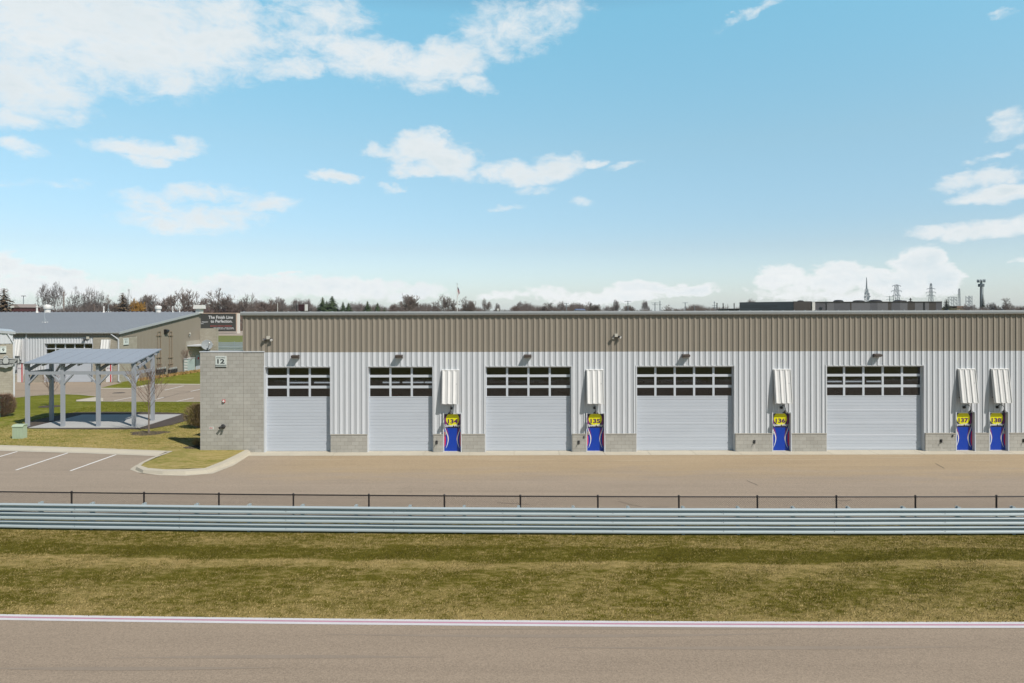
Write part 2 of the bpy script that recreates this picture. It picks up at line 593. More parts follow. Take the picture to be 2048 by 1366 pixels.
def tinted_glass(name):
    m = bpy.data.materials.new(name)
    m.use_nodes = True
    nt = m.node_tree
    nt.nodes.clear()
    g = NG(nt)
    out = g.n('ShaderNodeOutputMaterial')
    mx = g.n('ShaderNodeMixShader')
    fr = g.n('ShaderNodeFresnel')
    fr.inputs['IOR'].default_value = 1.66
    tr = g.n('ShaderNodeBsdfTransparent')
    tr.inputs[0].default_value = (.52, .54, .56, 1)
    gl = g.n('ShaderNodeBsdfGlossy')
    gl.inputs['Roughness'].default_value = 0.03
    gl.inputs['Color'].default_value = (.95, .95, .95, 1)
    bp = g.n('ShaderNodeBump')
    bp.inputs['Strength'].default_value = 0.12
    bp.inputs['Distance'].default_value = 0.01
    g.link(g.noise(g.n('ShaderNodeNewGeometry').outputs['Position'], 1.1, 2), bp.inputs['Height'])
    g.link(bp.outputs[0], gl.inputs['Normal'])
    g.link(fr.outputs[0], mx.inputs[0])
    g.link(tr.outputs[0], mx.inputs[1])
    g.link(gl.outputs[0], mx.inputs[2])
    g.link(mx.outputs[0], out.inputs[0])
    return m


# materials ---------------------------------------------------------
M_brown = mat('taupe_siding', (0.305, 0.270, 0.216), 0.55, 0, 0.07, 0.5, 0.03, 9, stretch=(1, 1, 0.25))
M_white = mat('white_siding', (0.655, 0.685, 0.715), 0.42, 0, 0.06, 0.5, 0.03, 9, stretch=(1, 1, 0.25))
M_trim = mat('white_trim', (0.67, 0.70, 0.73), 0.45, 0, 0.05, 2)
M_awn = mat('white_awning_steel', (0.84, 0.84, 0.82), 0.4, 0, 0.06, 2.0, 0.03, 12)
M_door = mat('grey_steel_door', (0.58, 0.63, 0.695), 0.5, 0, 0.09, 0.7, 0.04, 14, stretch=(0.5, 1, 2.2))
M_alu = mat('aluminium_frame', (0.70, 0.75, 0.81), 0.4, 0.1, 0.04, 3)
M_gutter = mat('gutter_steel', (0.55, 0.58, 0.60), 0.35, 0.25, 0.05, 1)
M_roof = mat('grey_roof_steel', (0.335, 0.36, 0.39), 0.5, 0.15, 0.06, 0.4, 0.02, 3)
M_bronze = mat('dark_bronze', (0.085, 0.062, 0.048), 0.45, 0.2, 0.1, 8)
M_black = mat('black_paint', (0.012, 0.012, 0.013), 0.5)
M_dark = mat('dark_metal', (0.05, 0.05, 0.052), 0.5, 0.3, 0.1, 6)
M_conc = mat('pale_concrete', (0.56, 0.515, 0.41), 0.9, 0, 0.14, 0.9, 0.08, 18, 0.25)
M_slab = mat('grey_concrete', (0.46, 0.46, 0.44), 0.9, 0, 0.10, 0.7, 0.06, 16, 0.2)
M_mulch = mat('bark_mulch', (0.075, 0.055, 0.042), 0.95, 0, 0.25, 1.5, 0.55, 11, 1.0)
M_line = mat('road_paint_white', (0.70, 0.69, 0.70), 0.7, 0, 0.10, 1.5, 0.12, 22)
M_pink = mat('road_paint_faded_red', (0.56, 0.29, 0.37), 0.75, 0, 0.14, 0.8, 0.18, 22)
M_galv = mat('galvanised_steel', (0.455, 0.53, 0.55), 0.5, 0.08, 0.05, 0.5, 0.04, 7, stretch=(0.3, 1, 1))
M_fence = mat('dark_fence_pipe', (0.030, 0.024, 0.022), 0.5, 0.1, 0.1, 5)
M_timber = mat('grey_painted_timber', (0.385, 0.415, 0.455), 0.6, 0, 0.08, 1.2, 0.05, 10, stretch=(1, 1, 0.3))
M_proof = mat('blue_grey_roof', (0.36, 0.405, 0.46), 0.5, 0.1, 0.06, 0.6, 0.03, 6)
M_sign = mat('sign_white', (0.72, 0.78, 0.74), 0.5)
M_ink = mat('sign_ink', (0.02, 0.03, 0.03), 0.5)
M_red = mat('red_paint', (0.60, 0.03, 0.04), 0.45)
M_pad = mat('utility_green', (0.46, 0.57, 0.41), 0.55, 0, 0.08, 3, 0.05, 20)
M_block = block_mat('concrete_block', (0.345, 0.334, 0.300), (0.388, 0.378, 0.342), (0.235, 0.226, 0.195))
M_blockw = block_mat('tan_block', (0.310, 0.286, 0.232), (0.355, 0.330, 0.272), (0.235, 0.212, 0.17))
M_lot = asphalt_mat('worn_asphalt', (0.292, 0.240, 0.183), (0.335, 0.258, 0.160), 0.12)
M_track = asphalt_mat('track_asphalt', (0.268, 0.214, 0.158), None, 0.10)
M_glass = tinted_glass('tinted_window_glass')
M_cream = mat('cream_plastic', (0.62, 0.60, 0.52), 0.5)
M_chrome = mat('bright_metal', (0.6, 0.6, 0.58), 0.3, 0.6)
M_lens2 = mat('lamp_white', (0.95, 0.95, 0.95), 0.4)
M_lens = mat('lamp_lens', (0.85, 0.85, 0.82), 0.2)
M_vent = mat('white_vent_cap', (0.80, 0.79, 0.76), 0.5, 0, 0.05, 3)
M_navy = mat('door_navy', (0.018, 0.020, 0.075), 0.4)
M_blue = mat('door_blue', (0.0, 0.05, 0.44), 0.4, 0, 0.04, 3)
M_yellow = mat('door_yellow', (0.88, 0.84, 0.0), 0.45)
M_purple = mat('door_purple', (0.10, 0.018, 0.12), 0.45)
M_magenta = mat('door_magenta', (0.26, 0.03, 0.19), 0.45)
M_crimson = mat('door_crimson', (0.70, 0.015, 0.10), 0.45)
M_lwhite = mat('lettering_white', (0.86, 0.87, 0.88), 0.5)

GREEN, STRAW = (0.112, 0.098, 0.009), (0.34, 0.26, 0.10)
M_ground = grass_mat('field_grass', (0.10, 0.115, 0.02), (0.25, 0.20, 0.075))
M_verge = grass_mat('verge_grass', GREEN, STRAW, attr=True)
M_blade = grass_mat('grass_blades', GREEN, (0.41, 0.315, 0.14), attr=True, blades=True)
M_lawn = grass_mat('lawn_grass', (0.150, 0.165, 0.014), (0.38, 0.30, 0.12), lo=0.36, hi=0.64, sc=0.35, front=True)
M_tanlawn = mat('ornamental_grass', (0.42, 0.27, 0.09), 0.9, 0, 0.3, 2, 0.4, 12, 0.8)

# ------------------------------------------------------------------ setting: ground, track, lot, lawn
XR = [(-300, 1052.5), (0, 1058), (400, 1063), (900, 1068), (1350, 1070.5), (1700, 1070.5), (2048, 1070), (2350, 1068.5)]
RAIL = np.polyfit([G(*p).x for p in XR], [G(*p).y for p in XR], 3)
XT = [(-100, 1227.5), (0, 1229), (350, 1234), (700, 1238.5), (1050, 1241.5), (1400, 1243), (2048, 1244.5), (2200, 1244.5)]
EDGE = np.polyfit([G(*p).x for p in XT], [G(*p).y for p in XT], 2)
rail_y = lambda x: float(np.polyval(RAIL, max(-26, min(26, x))))
edge_y = lambda x: float(np.polyval(EDGE, max(-20, min(20, x))))

# base ground: one sheet to the horizon
gm = MB()
rows = [(-140, 0), (-6, 0), (25.2, 0), (30, -0.7), (140, -0.7), (1440, -0.7)]
for (y0, z0), (y1, z1) in zip(rows, rows[1:]):
    gm.quad((-1490, y0, z0), (1490, y0, z0), (1490, y1, z1), (-1490, y1, z1))
kind(gm.build('ground', M_ground))


def strip(xs, f0, f1, z):
    m = MB()
    for a, b in zip(xs, xs[1:]):
        m.quad((a, f0(a), z), (b, f0(b), z), (b, f1(b), z), (a, f1(a), z))
    return m


XS = [x * 1.5 for x in range(-40, 41)]
kind(strip(XS, lambda x: 0.0, lambda x: edge_y(x) - 0.02, 0.006).build('race_track', M_track))
for nm, a, b, mm in (('track_edge_line', 0.0, 0.115, M_line), ('track_centre_stripe', 0.117, 0.195, M_pink), ('track_inner_line', 0.197, 0.315, M_line)):
    kind(strip(XS, lambda x: edge_y(x) - b, lambda x: edge_y(x) - a, 0.010 + 0.0005 * a).build(nm, mm))
flm = MB()
x = -45.0
while x < 45:
    w_ = rnd.uniform(1.2, 3.4)
    flm.quad((x, -.25, .010), (x + w_, -.25, .010), (x + w_, .55, .010), (x, .55, .010))
    x += w_ + rnd.choice((.15, .2, .5, 1.2))
kind(flm.build('track_far_line', M_line))
# faint tyre lines on the track
# verge sheet with an "across" attribute, rail -> track
def verge():
    xs = np.arange(-34, 34.01, 0.4)
    ts = np.linspace(-0.22, 1.0, 34)
    v, fcs, at = [], [], []
    for x in xs:
        r, e = rail_y(x), edge_y(x)
        for t in ts:
            z = 0.006 + 0.035 * math.sin(max(0, t) * math.pi) + 0.012 * math.sin(x * 2.1 + t * 17) * math.sin(max(0, t) * math.pi)
            v.append((x, r + (e - r) * t, z))
            at.append(t)
    nt = len(ts)
    for i in range(len(xs) - 1):
        for j in range(nt - 1):
            a = i * nt + j
            fcs.append((a, a + 1, a + nt + 1, a + nt))
    me = bpy.data.meshes.new('grass_verge')
    me.from_pydata(v, [], fcs)
    me.attributes.new('across', 'FLOAT', 'POINT').data.foreach_set('value', at)
    me.materials.append(M_verge)
    me.flip_normals()
    o = bpy.data.objects.new('grass_verge', me)
    COL.objects.link(o)
    kind(o)


verge()


def blades(name, n, pts_fn, material, hmin, hmax, wid, seed=3):
    """a field of single-triangle grass blades, one object"""
    r = np.random.default_rng(seed)
    x, y, z, across = pts_fn(r, n)
    n = len(x)
    h = r.uniform(hmin, hmax, n)
    th = r.uniform(0, 2 * np.pi, n)
    ln = r.uniform(0.2, 1.3, n) * h
    la = r.normal(0.4, 1.0, n)
    w = wid * r.uniform(0.6, 1.4, n)
    dx, dy = np.cos(th) * w, np.sin(th) * w
    co = np.empty((n, 3, 3), dtype=np.float32)
    co[:, 0] = np.stack([x - dx, y - dy, z], 1)
    co[:, 1] = np.stack([x + dx, y + dy, z], 1)
    co[:, 2] = np.stack([x + np.cos(la) * ln, y + np.sin(la) * ln, z + h], 1)
    me = bpy.data.meshes.new(name)
    me.vertices.add(3 * n)
    me.vertices.foreach_set('co', co.ravel())
    me.loops.add(3 * n)
    me.loops.foreach_set('vertex_index', np.arange(3 * n, dtype=np.int32))
    me.polygons.add(n)
    me.polygons.foreach_set('loop_start', np.arange(0, 3 * n, 3, dtype=np.int32))
    me.update(calc_edges=True)
    me.attributes.new('across', 'FLOAT', 'POINT').data.foreach_set('value', np.repeat(across, 3).astype(np.float32))
    me.attributes.new('tint', 'FLOAT', 'POINT').data.foreach_set('value', np.repeat(r.uniform(0, 1, n), 3).astype(np.float32))
    me.materials.append(material)
    o = bpy.data.objects.new(name, me)
    COL.objects.link(o)
    return kind(o, 'stuff')


def verge_pts(r, n):
    x = r.uniform(-20, 20, n)
    t = r.uniform(-0.16, 1.004, n)
    ra = np.polyval(RAIL, x)
    e = np.polyval(EDGE, np.clip(x, -20, 20))
    y = ra + (e - ra) * t
    # tufts: drop some blades by a coarse pattern
    pat = np.sin(x * 3.1 + 2 * np.sin(y * 2.3)) * np.sin(y * 4.7 + 2 * np.sin(x * 1.9))
    keep = r.uniform(0, 1, n) < 0.80 + 0.2 * pat
    ragged = (t < 0.985) | (r.uniform(0, 1, n) < 0.6)
    k = keep & ragged & ((t > 0.02) | (t < -0.03))
    return x[k], y[k], np.full(k.sum(), 0.01) + 0.03 * np.sin(np.clip(t[k], 0, 1) * np.pi), t[k]


blades('grass', 420000, verge_pts, M_blade, 0.012, 0.046, 0.0075)

# the paved yard in front of the garages, and on to the left
Y0 = 37.6                                   # plane of the garage fronts
yard = MB()
xs = [-45 + 2.5 * i for i in range(39)]
back_edge = lambda x: 38.75 if x < -18 else 36.75
fr = lambda x: rail_y(x) + 1.7 + 0.035 * max(0, x - 11) ** 1.25 + (0.03 * max(0, -8 - x) ** 1.2)
for a, b in zip(xs, xs[1:]):
    yard.quad((a, fr(a), 0.006), (b, fr(b), 0.006), (b, 41.5, 0.006), (a, 41.5, 0.006))
kind(yard.build('paved_yard', M_lot))
for k, (sx0, sx1) in enumerate(((-45, 50),)):
    kb = MB()
    for a, b in zip(xs, xs[1:]):
        kb.quad((a, fr(a) - 0.16, 0.012), (b, fr(b) - 0.16, 0.012), (b, fr(b), 0.012), (a, fr(a), 0.012))
    kind(kb.build('yard_edging', M_conc))

# concrete apron along the fronts, with joints between bays
ap = MB()
x = -14.6
bays = []
while x < 44:
    bays.append(x)
    x += 2.45
for a, b in zip(bays, bays[1:]):
    ap.box(a + 0.008, b - 0.008, Y0 - 0.92 + 0.0, Y0 + 0.4, -0.1, 0.022)
kind(ap.build('concrete_apron', M_conc))

# lawn: level by the shelter, then falling away
lawn_front = [G(px, py, 0.15) for px, py in ((-500, 884), (-200, 887.5), (0, 890.5), (180, 896), (345, 902.5), (288, 925), (281, 931), (296, 936), (330, 938.5), (409, 936), (445, 922), (489, 900.5))]
lw = MB()
lf = [(-72, 40.8)] + [(p.x, p.y) for p in lawn_front] + [(-14.72, 37.72), (-14.6, 38.2)]
lw.poly([(a, b, 0.15) for a, b in [(-72, 57)] + lf + [(-14.6, 57)]])
lw.quad((-72, 57, 0.15), (-14.6, 57, 0.15), (-14.6, 100, zfar(100)), (-72, 100, zfar(100)))
lw.quad((-72, 100, zfar(100)), (-14.6, 100, zfar(100)), (-14.6, 140, -0.45), (-72, 140, -0.45))
lw.quad((-130, 57, 0.15), (-72, 57, 0.15), (-72, 140, zfar(140)), (-130, 140, zfar(140)))
kind(lw.build('lawn', M_lawn))


def lawn_pts(r, n):
    x = r.uniform(-34, -14.8, n)
    y = r.uniform(37.8, 56.5, n)
    k = np.ones(n, bool)
    poly = np.array(lf + [(-14.6, 57), (-72, 57)])
    ins = np.zeros(n, bool)
    j = len(poly) - 1
    for i in range(len(poly)):
        xi, yi, xj, yj = *poly[i], *poly[j]
        c = ((yi > y) != (yj > y)) & (x < (xj - xi) * (y - yi) / (yj - yi + 1e-9) + xi)
        ins ^= c
        j = i
    k &= ins & ~((x > -32.3) & (x < -23.2) & (y > 44.1) & (y < 50.9))
    return x[k], y[k], np.full(k.sum(), 0.15), np.full(k.sum(), 0.5)


M_blade2 = grass_mat('lawn_blades', (0.150, 0.165, 0.014), (0.43, 0.335, 0.135), blades=True, lo=0.36, hi=0.64, sc=0.35, front=True)
blades('grass', 110000, lawn_pts, M_blade2, 0.015, 0.045, 0.011, 7)

# kerbs: flush gutter along the parking bays and the raised nose round the island
kb = MB()
pts_t = [(-500, 884), (-200, 887.5), (0, 890.5), (180, 896), (345, 902.5)]
pts_b = [(-500, 892), (-200, 896), (0, 899), (180, 904), (318, 909.5)]
for (a, b), (c, d) in zip(zip(pts_t, pts_t[1:]), zip(pts_b, pts_b[1:])):
    p = [G(*a, 0.15), G(*b, 0.15)]
    q = [G(*c, 0.03), G(*d, 0.03)]
    m0 = [p[0].lerp(q[0], 0.55), p[1].lerp(q[1], 0.55)]
    for t in m0:
        t.z = 0.145
    kb.quad(m0[0], m0[1], p[1] + Vector((0, 0.05, 0.004)), p[0] + Vector((0, 0.05, 0.004)))
    kb.quad(q[0], q[1], m0[1], m0[0])
    kb.quad(q[0] - Vector((0, 0.3, 0.012)), q[1] - Vector((0, 0.3, 0.012)), q[1], q[0])
kind(kb.build('parking_kerb', M_conc))
kb = MB()
top_in = [(345, 902.5), (310, 915), (288, 925), (281, 931), (296, 936), (330, 938.5), (370, 938.2), (409, 936), (445, 922), (470, 910), (489, 900.2), (494, 899.2)]
top_out = [(339, 902.5), (300, 916), (277, 927), (272, 933.5), (286, 940), (325, 942.5), (370, 942.5), (413, 940), (452, 925), (478, 913), (497, 903.5), (500, 902)]
gut = [(336, 906), (296, 920), (270, 931), (259, 938.5), (274, 945), (318, 950.5), (370, 951.5), (425, 947), (466, 931), (487, 918), (497, 911), (503, 909)]
for i in range(len(top_in) - 1):
    a0, a1 = G(*top_in[i], 0.165), G(*top_in[i + 1], 0.165)
    b0, b1 = G(*top_out[i], 0.165), G(*top_out[i + 1], 0.165)
    f0, f1 = Vector((b0.x, b0.y, 0.03)), Vector((b1.x, b1.y, 0.03))
    c0 = Vector(((b0.x + a0.x) / 2, (b0.y + a0.y) / 2, 0))
    f0 = f0 + (b0 - a0).normalized() * 0.06
    f1 = f1 + (b1 - a1).normalized() * 0.06
    f0.z = f1.z = 0.03
    g0, g1 = G(*gut[i], 0.014), G(*gut[i + 1], 0.014)
    kb.quad(b0, b1, a1, a0)
    kb.quad(f0, f1, b1, b0)
    kb.quad(g0, g1, f1, f0)
kind(kb.build('island_kerb', M_conc))


def line_on(mb, a, b, w, z=0.0):
    a, b = Vector(a), Vector(b)
    d = (b - a)
    n = Vector((-d.y, d.x, 0)).normalized() * (w / 2)
    o = Vector((0, 0, z))
    mb.quad(a - n + o, b - n + o, b + n + o, a + n + o)


pl = MB()
for a, b in (((-98, 937), (-30, 896.5)), ((-55, 929), (41, 901.3)), ((31, 940.5), (139, 904.8)), ((140, 942), (237, 907.5))):
    line_on(pl, G(*a), G(*b), 0.11, 0.011)
M_line2 = mat('parking_paint', (0.92, 0.91, 0.87), 0.7, 0, 0.10, 1.5, 0.12, 22)
kind(pl.build('parking_lines', M_line2))
ck = MB()
for P in ([(995, 1006), (1030, 1008), (1058, 1009)], [(1236, 1003), (1262, 1010), (1283, 1014)], [(1300, 1014.5), (1335, 1014)],
          [(1493, 961.5), (1515, 971)], [(1870, 927), (1888, 937)], [(180, 906), (260, 908.5)], [(1664, 1000), (1690, 1002), (1702, 1000.5)]):
    for a, b in zip(P, P[1:]):
        line_on(ck, G(*a), G(*b), 0.035, 0.011)
kind(ck.build('asphalt_cracks', mat('tar_seal', (0.10, 0.082, 0.066), 0.8, 0, 0.2, 3)))

# tyre marks left on the track and sand swept in arcs before the doors
M_tyre = mat('tyre_rubber_mark', (.305, .248, .188), .9, 0, .12, .8, .25, 26)
M_sand = mat('swept_sand', (.46, .37, .25), .95, 0, .15, .8, .25, 22)


def arc_mark(mb, x0, x1, f, w, z, n=26):
    q = [x0 + (x1 - x0) * k / n for k in range(n + 1)]
    for k in range(n):
        wa = w * math.sin(math.pi * min(1, max(.08, k / n)))
        wb = w * math.sin(math.pi * min(1, max(.08, (k + 1) / n)))
        mb.quad((q[k], f(q[k]) - wa / 2, z), (q[k + 1], f(q[k + 1]) - wb / 2, z), (q[k + 1], f(q[k + 1]) + wb / 2, z), (q[k], f(q[k]) + wa / 2, z))


tm = MB()
for k, (x0, x1, y, bend) in enumerate(((-4.5, 7, 16.35, .012), (-9, -1.5, 15.4, -.01), (1, 11, 15.75, .006), (-2, 13, 16.75, -.003), (-12, -5, 14.9, .008))):
    arc_mark(tm, x0, x1, lambda x, y=y, b=bend, c=(x0 + x1) / 2: y + b * (x - c) ** 2 * .3, .16, .0085 + .0003 * k)
kind(tm.build('tyre_marks', M_tyre))
sm = MB()
for k, (x0, x1, y, bend) in enumerate(((-4, 1.5, 36.0, -.03), (-2.5, 3.0, 35.55, .02), (11, 16.5, 36.1, -.02), (12, 18.5, 35.5, .012), (18, 22.5, 35.9, -.03), (4, 8.5, 35.3, .02), (-12, -8, 35.7, .02), (22.5, 26, 35.2, .02))):
    arc_mark(sm, x0, x1, lambda x, y=y, b=bend, c=(x0 + x1) / 2: y + b * (x - c) ** 2, .13, .0085 + .0003 * k)
kind(sm.build('sand_streaks', M_sand))

# the far lot behind the shelter
fl = MB()
fl.poly([GF(*p, 0.008) for p in ((-60, 802), (26, 795.5), (70, 791), (126, 788), (160, 789.5), (196, 793), (152, 799.5), (152, 802.8), (430, 803.6), (520, 803.6), (520, 768.5), (402, 768.5), (330, 767.8), (300, 768.5), (264, 776), (200, 776), (245, 765.5), (190, 763.5), (-60, 762))])
kind(fl.build('far_car_park', M_lot))
fk = MB()
def kerb_run(P, w):
    for a, b in zip(P, P[1:]):
        line_on(fk, GF(*a, 0.03), GF(*b, 0.03), w)
kerb_run([(26, 796.5), (70, 791.8), (126, 788.6), (160, 790), (196, 793.5)], 0.12)
kerb_run([(198, 777), (264, 777.5), (300, 769.5), (330, 768.6), (402, 769.3), (520, 769.3)], 0.75)
kerb_run([(152, 803), (430, 804), (520, 804)], 0.18)
fk.poly([GF(*p, 0.02) for p in ((152, 801), (196, 794), (206, 797), (206, 802.5), (153, 802.6))])
kind(fk.build('far_kerb', M_conc))
fp = MB()
for a, b in (((329, 780.6), (367, 771.8)), ((381, 783), (420, 774)), ((228, 801.6), (263, 795.2)), ((305, 800.5), (327, 795)), ((353, 803), (387, 796)), ((400, 803.3), (436, 796))):
    line_on(fp, GF(*a, 0.016), GF(*b, 0.016), 0.12)
kind(fp.build('far_parking_lines', M_line2))
fc = MB()
for P in ([(322, 797), (345, 791), (358, 787), (372, 785.5), (383, 782.5), (402, 777)], [(27, 781.5), (80, 782), (130, 783)], [(140, 787), (170, 784.5), (200, 781)], [(60, 793), (110, 786)], [(330, 782.5), (402, 783.5)], [(220, 793), (300, 792)]):
    for a, b in zip(P, P[1:]):
        line_on(fc, GF(*a, 0.014), GF(*b, 0.014), 0.07)
c0 = GF(237, 786, 0.014)
fc.poly([(c0.x + 0.55 * math.cos(t * math.pi / 8), c0.y + 0.55 * math.sin(t * math.pi / 8), c0.z) for t in range(16)])
kind(fc.build('far_cracks', MATS['tar_seal']))
# strip of dry ornamental grass along the neighbour's end wall
tg = MB()
for i in range(900):
    t = rnd.random()
    a, b = Vector((-42.9, 77.5, 0)), Vector((-42.6, 94, 0))
    p = a.lerp(b, t)
    p.x += rnd.uniform(0, 1.5) * (0.55 + 0.45 * t)
    p.z = zfar(p.y)
    h = rnd.uniform(0.12, 0.32)
    q = p + Vector((rnd.uniform(-.2, .2), rnd.uniform(-.2, .2), h))
    tg.poly([p + Vector((-0.10, 0, 0)), p + Vector((0.10, 0, 0)), q])
kind(tg.build('ornamental_grass', M_tanlawn), 'stuff')

# ------------------------------------------------------------------ the garage building
PX = lambda px: (px - 1024) / 36.3          # along the facade, metres
PITCH = 0.305
PROF = ((0.0, 0.066), (0.112, 0.014), (0.212, 0.030), (0.268, 0.030), (0.272, 0.066))   # long slope, shallow rise, flat, steep edge


def siding(mb, a0, a1, z0, z1, at, phase=0.0, pitch=PITCH, prof=PROF):
    """ribbed sheet from a0 to a1; z0, z1 numbers or functions of a; at(a, z, out) -> point"""
    zf0 = z0 if callable(z0) else (lambda a: z0)
    zf1 = z1 if callable(z1) else (lambda a: z1)
    k = math.floor((a0 - phase) / pitch) - 1
    P = []
    while phase + k * pitch < a1 + pitch:
        for t, o in prof:
            P.append((phase + k * pitch + t * pitch / PITCH, o))
        k += 1
    Q = []
    for (u, o), (w, q) in zip(P, P[1:]):
        if w <= a0 or u >= a1:
            continue
        if u < a0:
            o, u = o + (q - o) * (a0 - u) / (w - u), a0
        if w > a1:
            q, w = o + (q - o) * (a1 - u) / (w - u), a1
        if not Q:
            Q.append((u, o))
        Q.append((w, q))
    i = len(mb.v)
    for a, o in Q:
        mb.v.append(tuple(at(a, zf0(a), o)))
        mb.v.append(tuple(at(a, zf1(a), o)))
    for n in range(len(Q) - 1):
        mb.f.append((i + 2 * n, i + 2 * n + 2, i + 2 * n + 3, i + 2 * n + 1))


BX0, BX1, BD = PX(488), 42.0, 20.0
EAVE, BACK, SPLIT, KNEE = 7.66, 5.35, 5.514, 0.966
bld = thing('garage_building', 'long trackside garage block with taupe upper siding, white lower siding and grey overhead doors', 'building', (PX(1200), Y0, 0))
front = lambda a, z, o: (a, Y0 - o, z)
GDOORS = [(530.5, 660.2, 3), (736.5, 865.0, 3), (971.2, 1142.2, 4), (1273.3, 1467.3, 5), (1652.7, 1846.2, 5)]
DOORS = [(887.7, 921.5, '134', 0), (1173.5, 1207.5, '135', 0), (1544.0, 1579.3, '136', 0), (1910.2, 1946.2, '137', 0), (1976.6, 2012.6, '138', 1)]
GTOP, DTOP = 4.70, 2.10
ops = [(PX(a), PX(b), GTOP) for a, b, n in GDOORS] + [(PX(a), PX(b), DTOP) for a, b, *_ in DOORS]
ops.sort()

up = MB()
siding(up, BX0, BX1, SPLIT, EAVE - 0.02, front)
up.box(BX0 - 0.05, BX0 + 0.02, Y0 - 0.06, Y0 + 0.05, 5.62, EAVE - 0.02)
up.build('upper_siding', M_brown, bld)
lo = MB()
PIL1 = PX(528.5)
cur = PIL1
for a, b, t in ops:
    if a > cur:
        siding(lo, cur, a, KNEE + 0.02, SPLIT, front)
    siding(lo, a, b, t + 0.04, SPLIT, front)
    cur = b
siding(lo, cur, BX1, KNEE + 0.02, SPLIT, front)
lo.build('lower_siding', M_white, bld)
M_cap = mat('concrete_cap', (0.42, 0.40, 0.35), 0.8, 0, 0.08, 2)


def base_run(a, b):
    w = MB().box(a, b, Y0 - 0.115, Y0 + 0.10, -0.05, KNEE).build('block_base', M_block, bld)
    MB().box(a - 0.01, b + 0.01, Y0 - 0.135, Y0 - 0.004, KNEE, KNEE + 0.05).build('base_cap', M_cap, w)


cur = PIL1 + 0.02
for a, b, t in ops:
    if a - cur > 0.1:
        base_run(cur + 0.03, a - 0.055)
    cur = b + 0.02
base_run(cur + 0.03, BX1)
# end screen wall of block with a metal coping
sw = MB()
sw.box(PX(401), PX(487.2), Y0 - 0.06, Y0 + 0.34, -0.1, 5.53)
sw.box(PX(487.6), PIL1, Y0 - 0.05, Y0 + 0.34, -0.1, 5.53)
sw.build('block_screen_wall', M_block, bld)
cp = MB()
cp.box(PX(400), PIL1 + 0.03, Y0 - 0.085, Y0 + 0.37, 5.53, 5.585)
cp.build('wall_coping', M_trim, bld)
# the side porch behind the screen wall, end wall, back wall and roof
po = MB()
po.box(-16.9, BX0 - 0.01, Y0 + 0.36, Y0 + 3.0, 2.9, 3.15)
po.build('porch_roof', M_trim, bld)
rz = lambda y: EAVE + (BACK - EAVE) * (y - Y0) / BD
ew = MB()
siding(ew, Y0 + 0.35, Y0 + BD, 0.0, lambda a: rz(a) - 0.05, lambda a, z, o: (BX0 - o, a, z))
ew.quad((BX0, Y0 + BD, 0), (BX1, Y0 + BD, 0), (BX1, Y0 + BD, BACK - 0.05), (BX0, Y0 + BD, BACK - 0.05))
ew.quad((BX1, Y0, 0), (BX1, Y0 + BD, 0), (BX1, Y0 + BD, BACK - 0.05), (BX1, Y0, EAVE - 0.05))
ew.build('end_wall', M_brown, bld)
rf = MB()
for a, b in ((0.0, BD + 0.3),):
    rf.hexa([(BX0 - 0.15, Y0 - 0.02, EAVE - 0.03), (BX1, Y0 - 0.02, EAVE - 0.03), (BX1, Y0 + b, rz(Y0 + b) - 0.03), (BX0 - 0.15, Y0 + b, rz(Y0 + b) - 0.03),
             (BX0 - 0.15, Y0 - 0.02, EAVE + 0.04), (BX1, Y0 - 0.02, EAVE + 0.04), (BX1, Y0 + b, rz(Y0 + b) + 0.04), (BX0 - 0.15, Y0 + b, rz(Y0 + b) + 0.04)])
x = BX0 + 0.03
while x < BX1:
    yb = Y0 + BD
    rf.hexa([(x - .018, Y0 - .10, EAVE + .02), (x + .018, Y0 - .10, EAVE + .02), (x + .018, yb, BACK + .02), (x - .018, yb, BACK + .02),
             (x - .018, Y0 - .10, EAVE + .125), (x + .018, Y0 - .10, EAVE + .125), (x + .018, yb, BACK + .09), (x - .018, yb, BACK + .09)])
    x += 0.605
rf.build('roof', M_roof, bld)
gt = MB()
gx0 = BX0 - 0.12
prof = [(-0.03, 7.54), (-0.16, 7.54), (-0.20, 7.60), (-0.20, 7.64), (-0.225, 7.66), (-0.225, 7.755), (-0.20, 7.755), (-0.03, 7.755)]
gt.prism([(gx0, Y0 + o, z) for o, z in prof], (BX1 - gx0, 0, 0))
gt.build('eave_trim', M_gutter, bld)
# trims round the overhead doors
for a, b, n in GDOORS:
    a, b = PX(a), PX(b)
    tr = MB()
    tr.box(a - 0.07, a, Y0 - 0.055, Y0 + 0.26, 0.0, GTOP + 0.05)
    tr.box(b, b + 0.07, Y0 - 0.055, Y0 + 0.26, 0.0, GTOP + 0.05)
    tr.box(a, b, Y0 - 0.05, Y0 + 0.26, GTOP, GTOP + 0.05)
    tr.build('door_frame', M_trim, bld)
for a, b, *_ in DOORS:
    a, b = PX(a), PX(b)
    tr = MB()
    tr.box(a - 0.055, a, Y0 - 0.125, Y0 + 0.20, 0.0, DTOP + 0.06)
    tr.box(b, b + 0.055, Y0 - 0.125, Y0 + 0.20, 0.0, DTOP + 0.06)
    tr.box(a, b, Y0 - 0.05, Y0 + 0.20, DTOP, DTOP + 0.055)
    tr.build('door_frame', M_trim, bld)

ROWS = [(4.24, 4.635), (3.645, 4.105), (3.05, 3.50)]


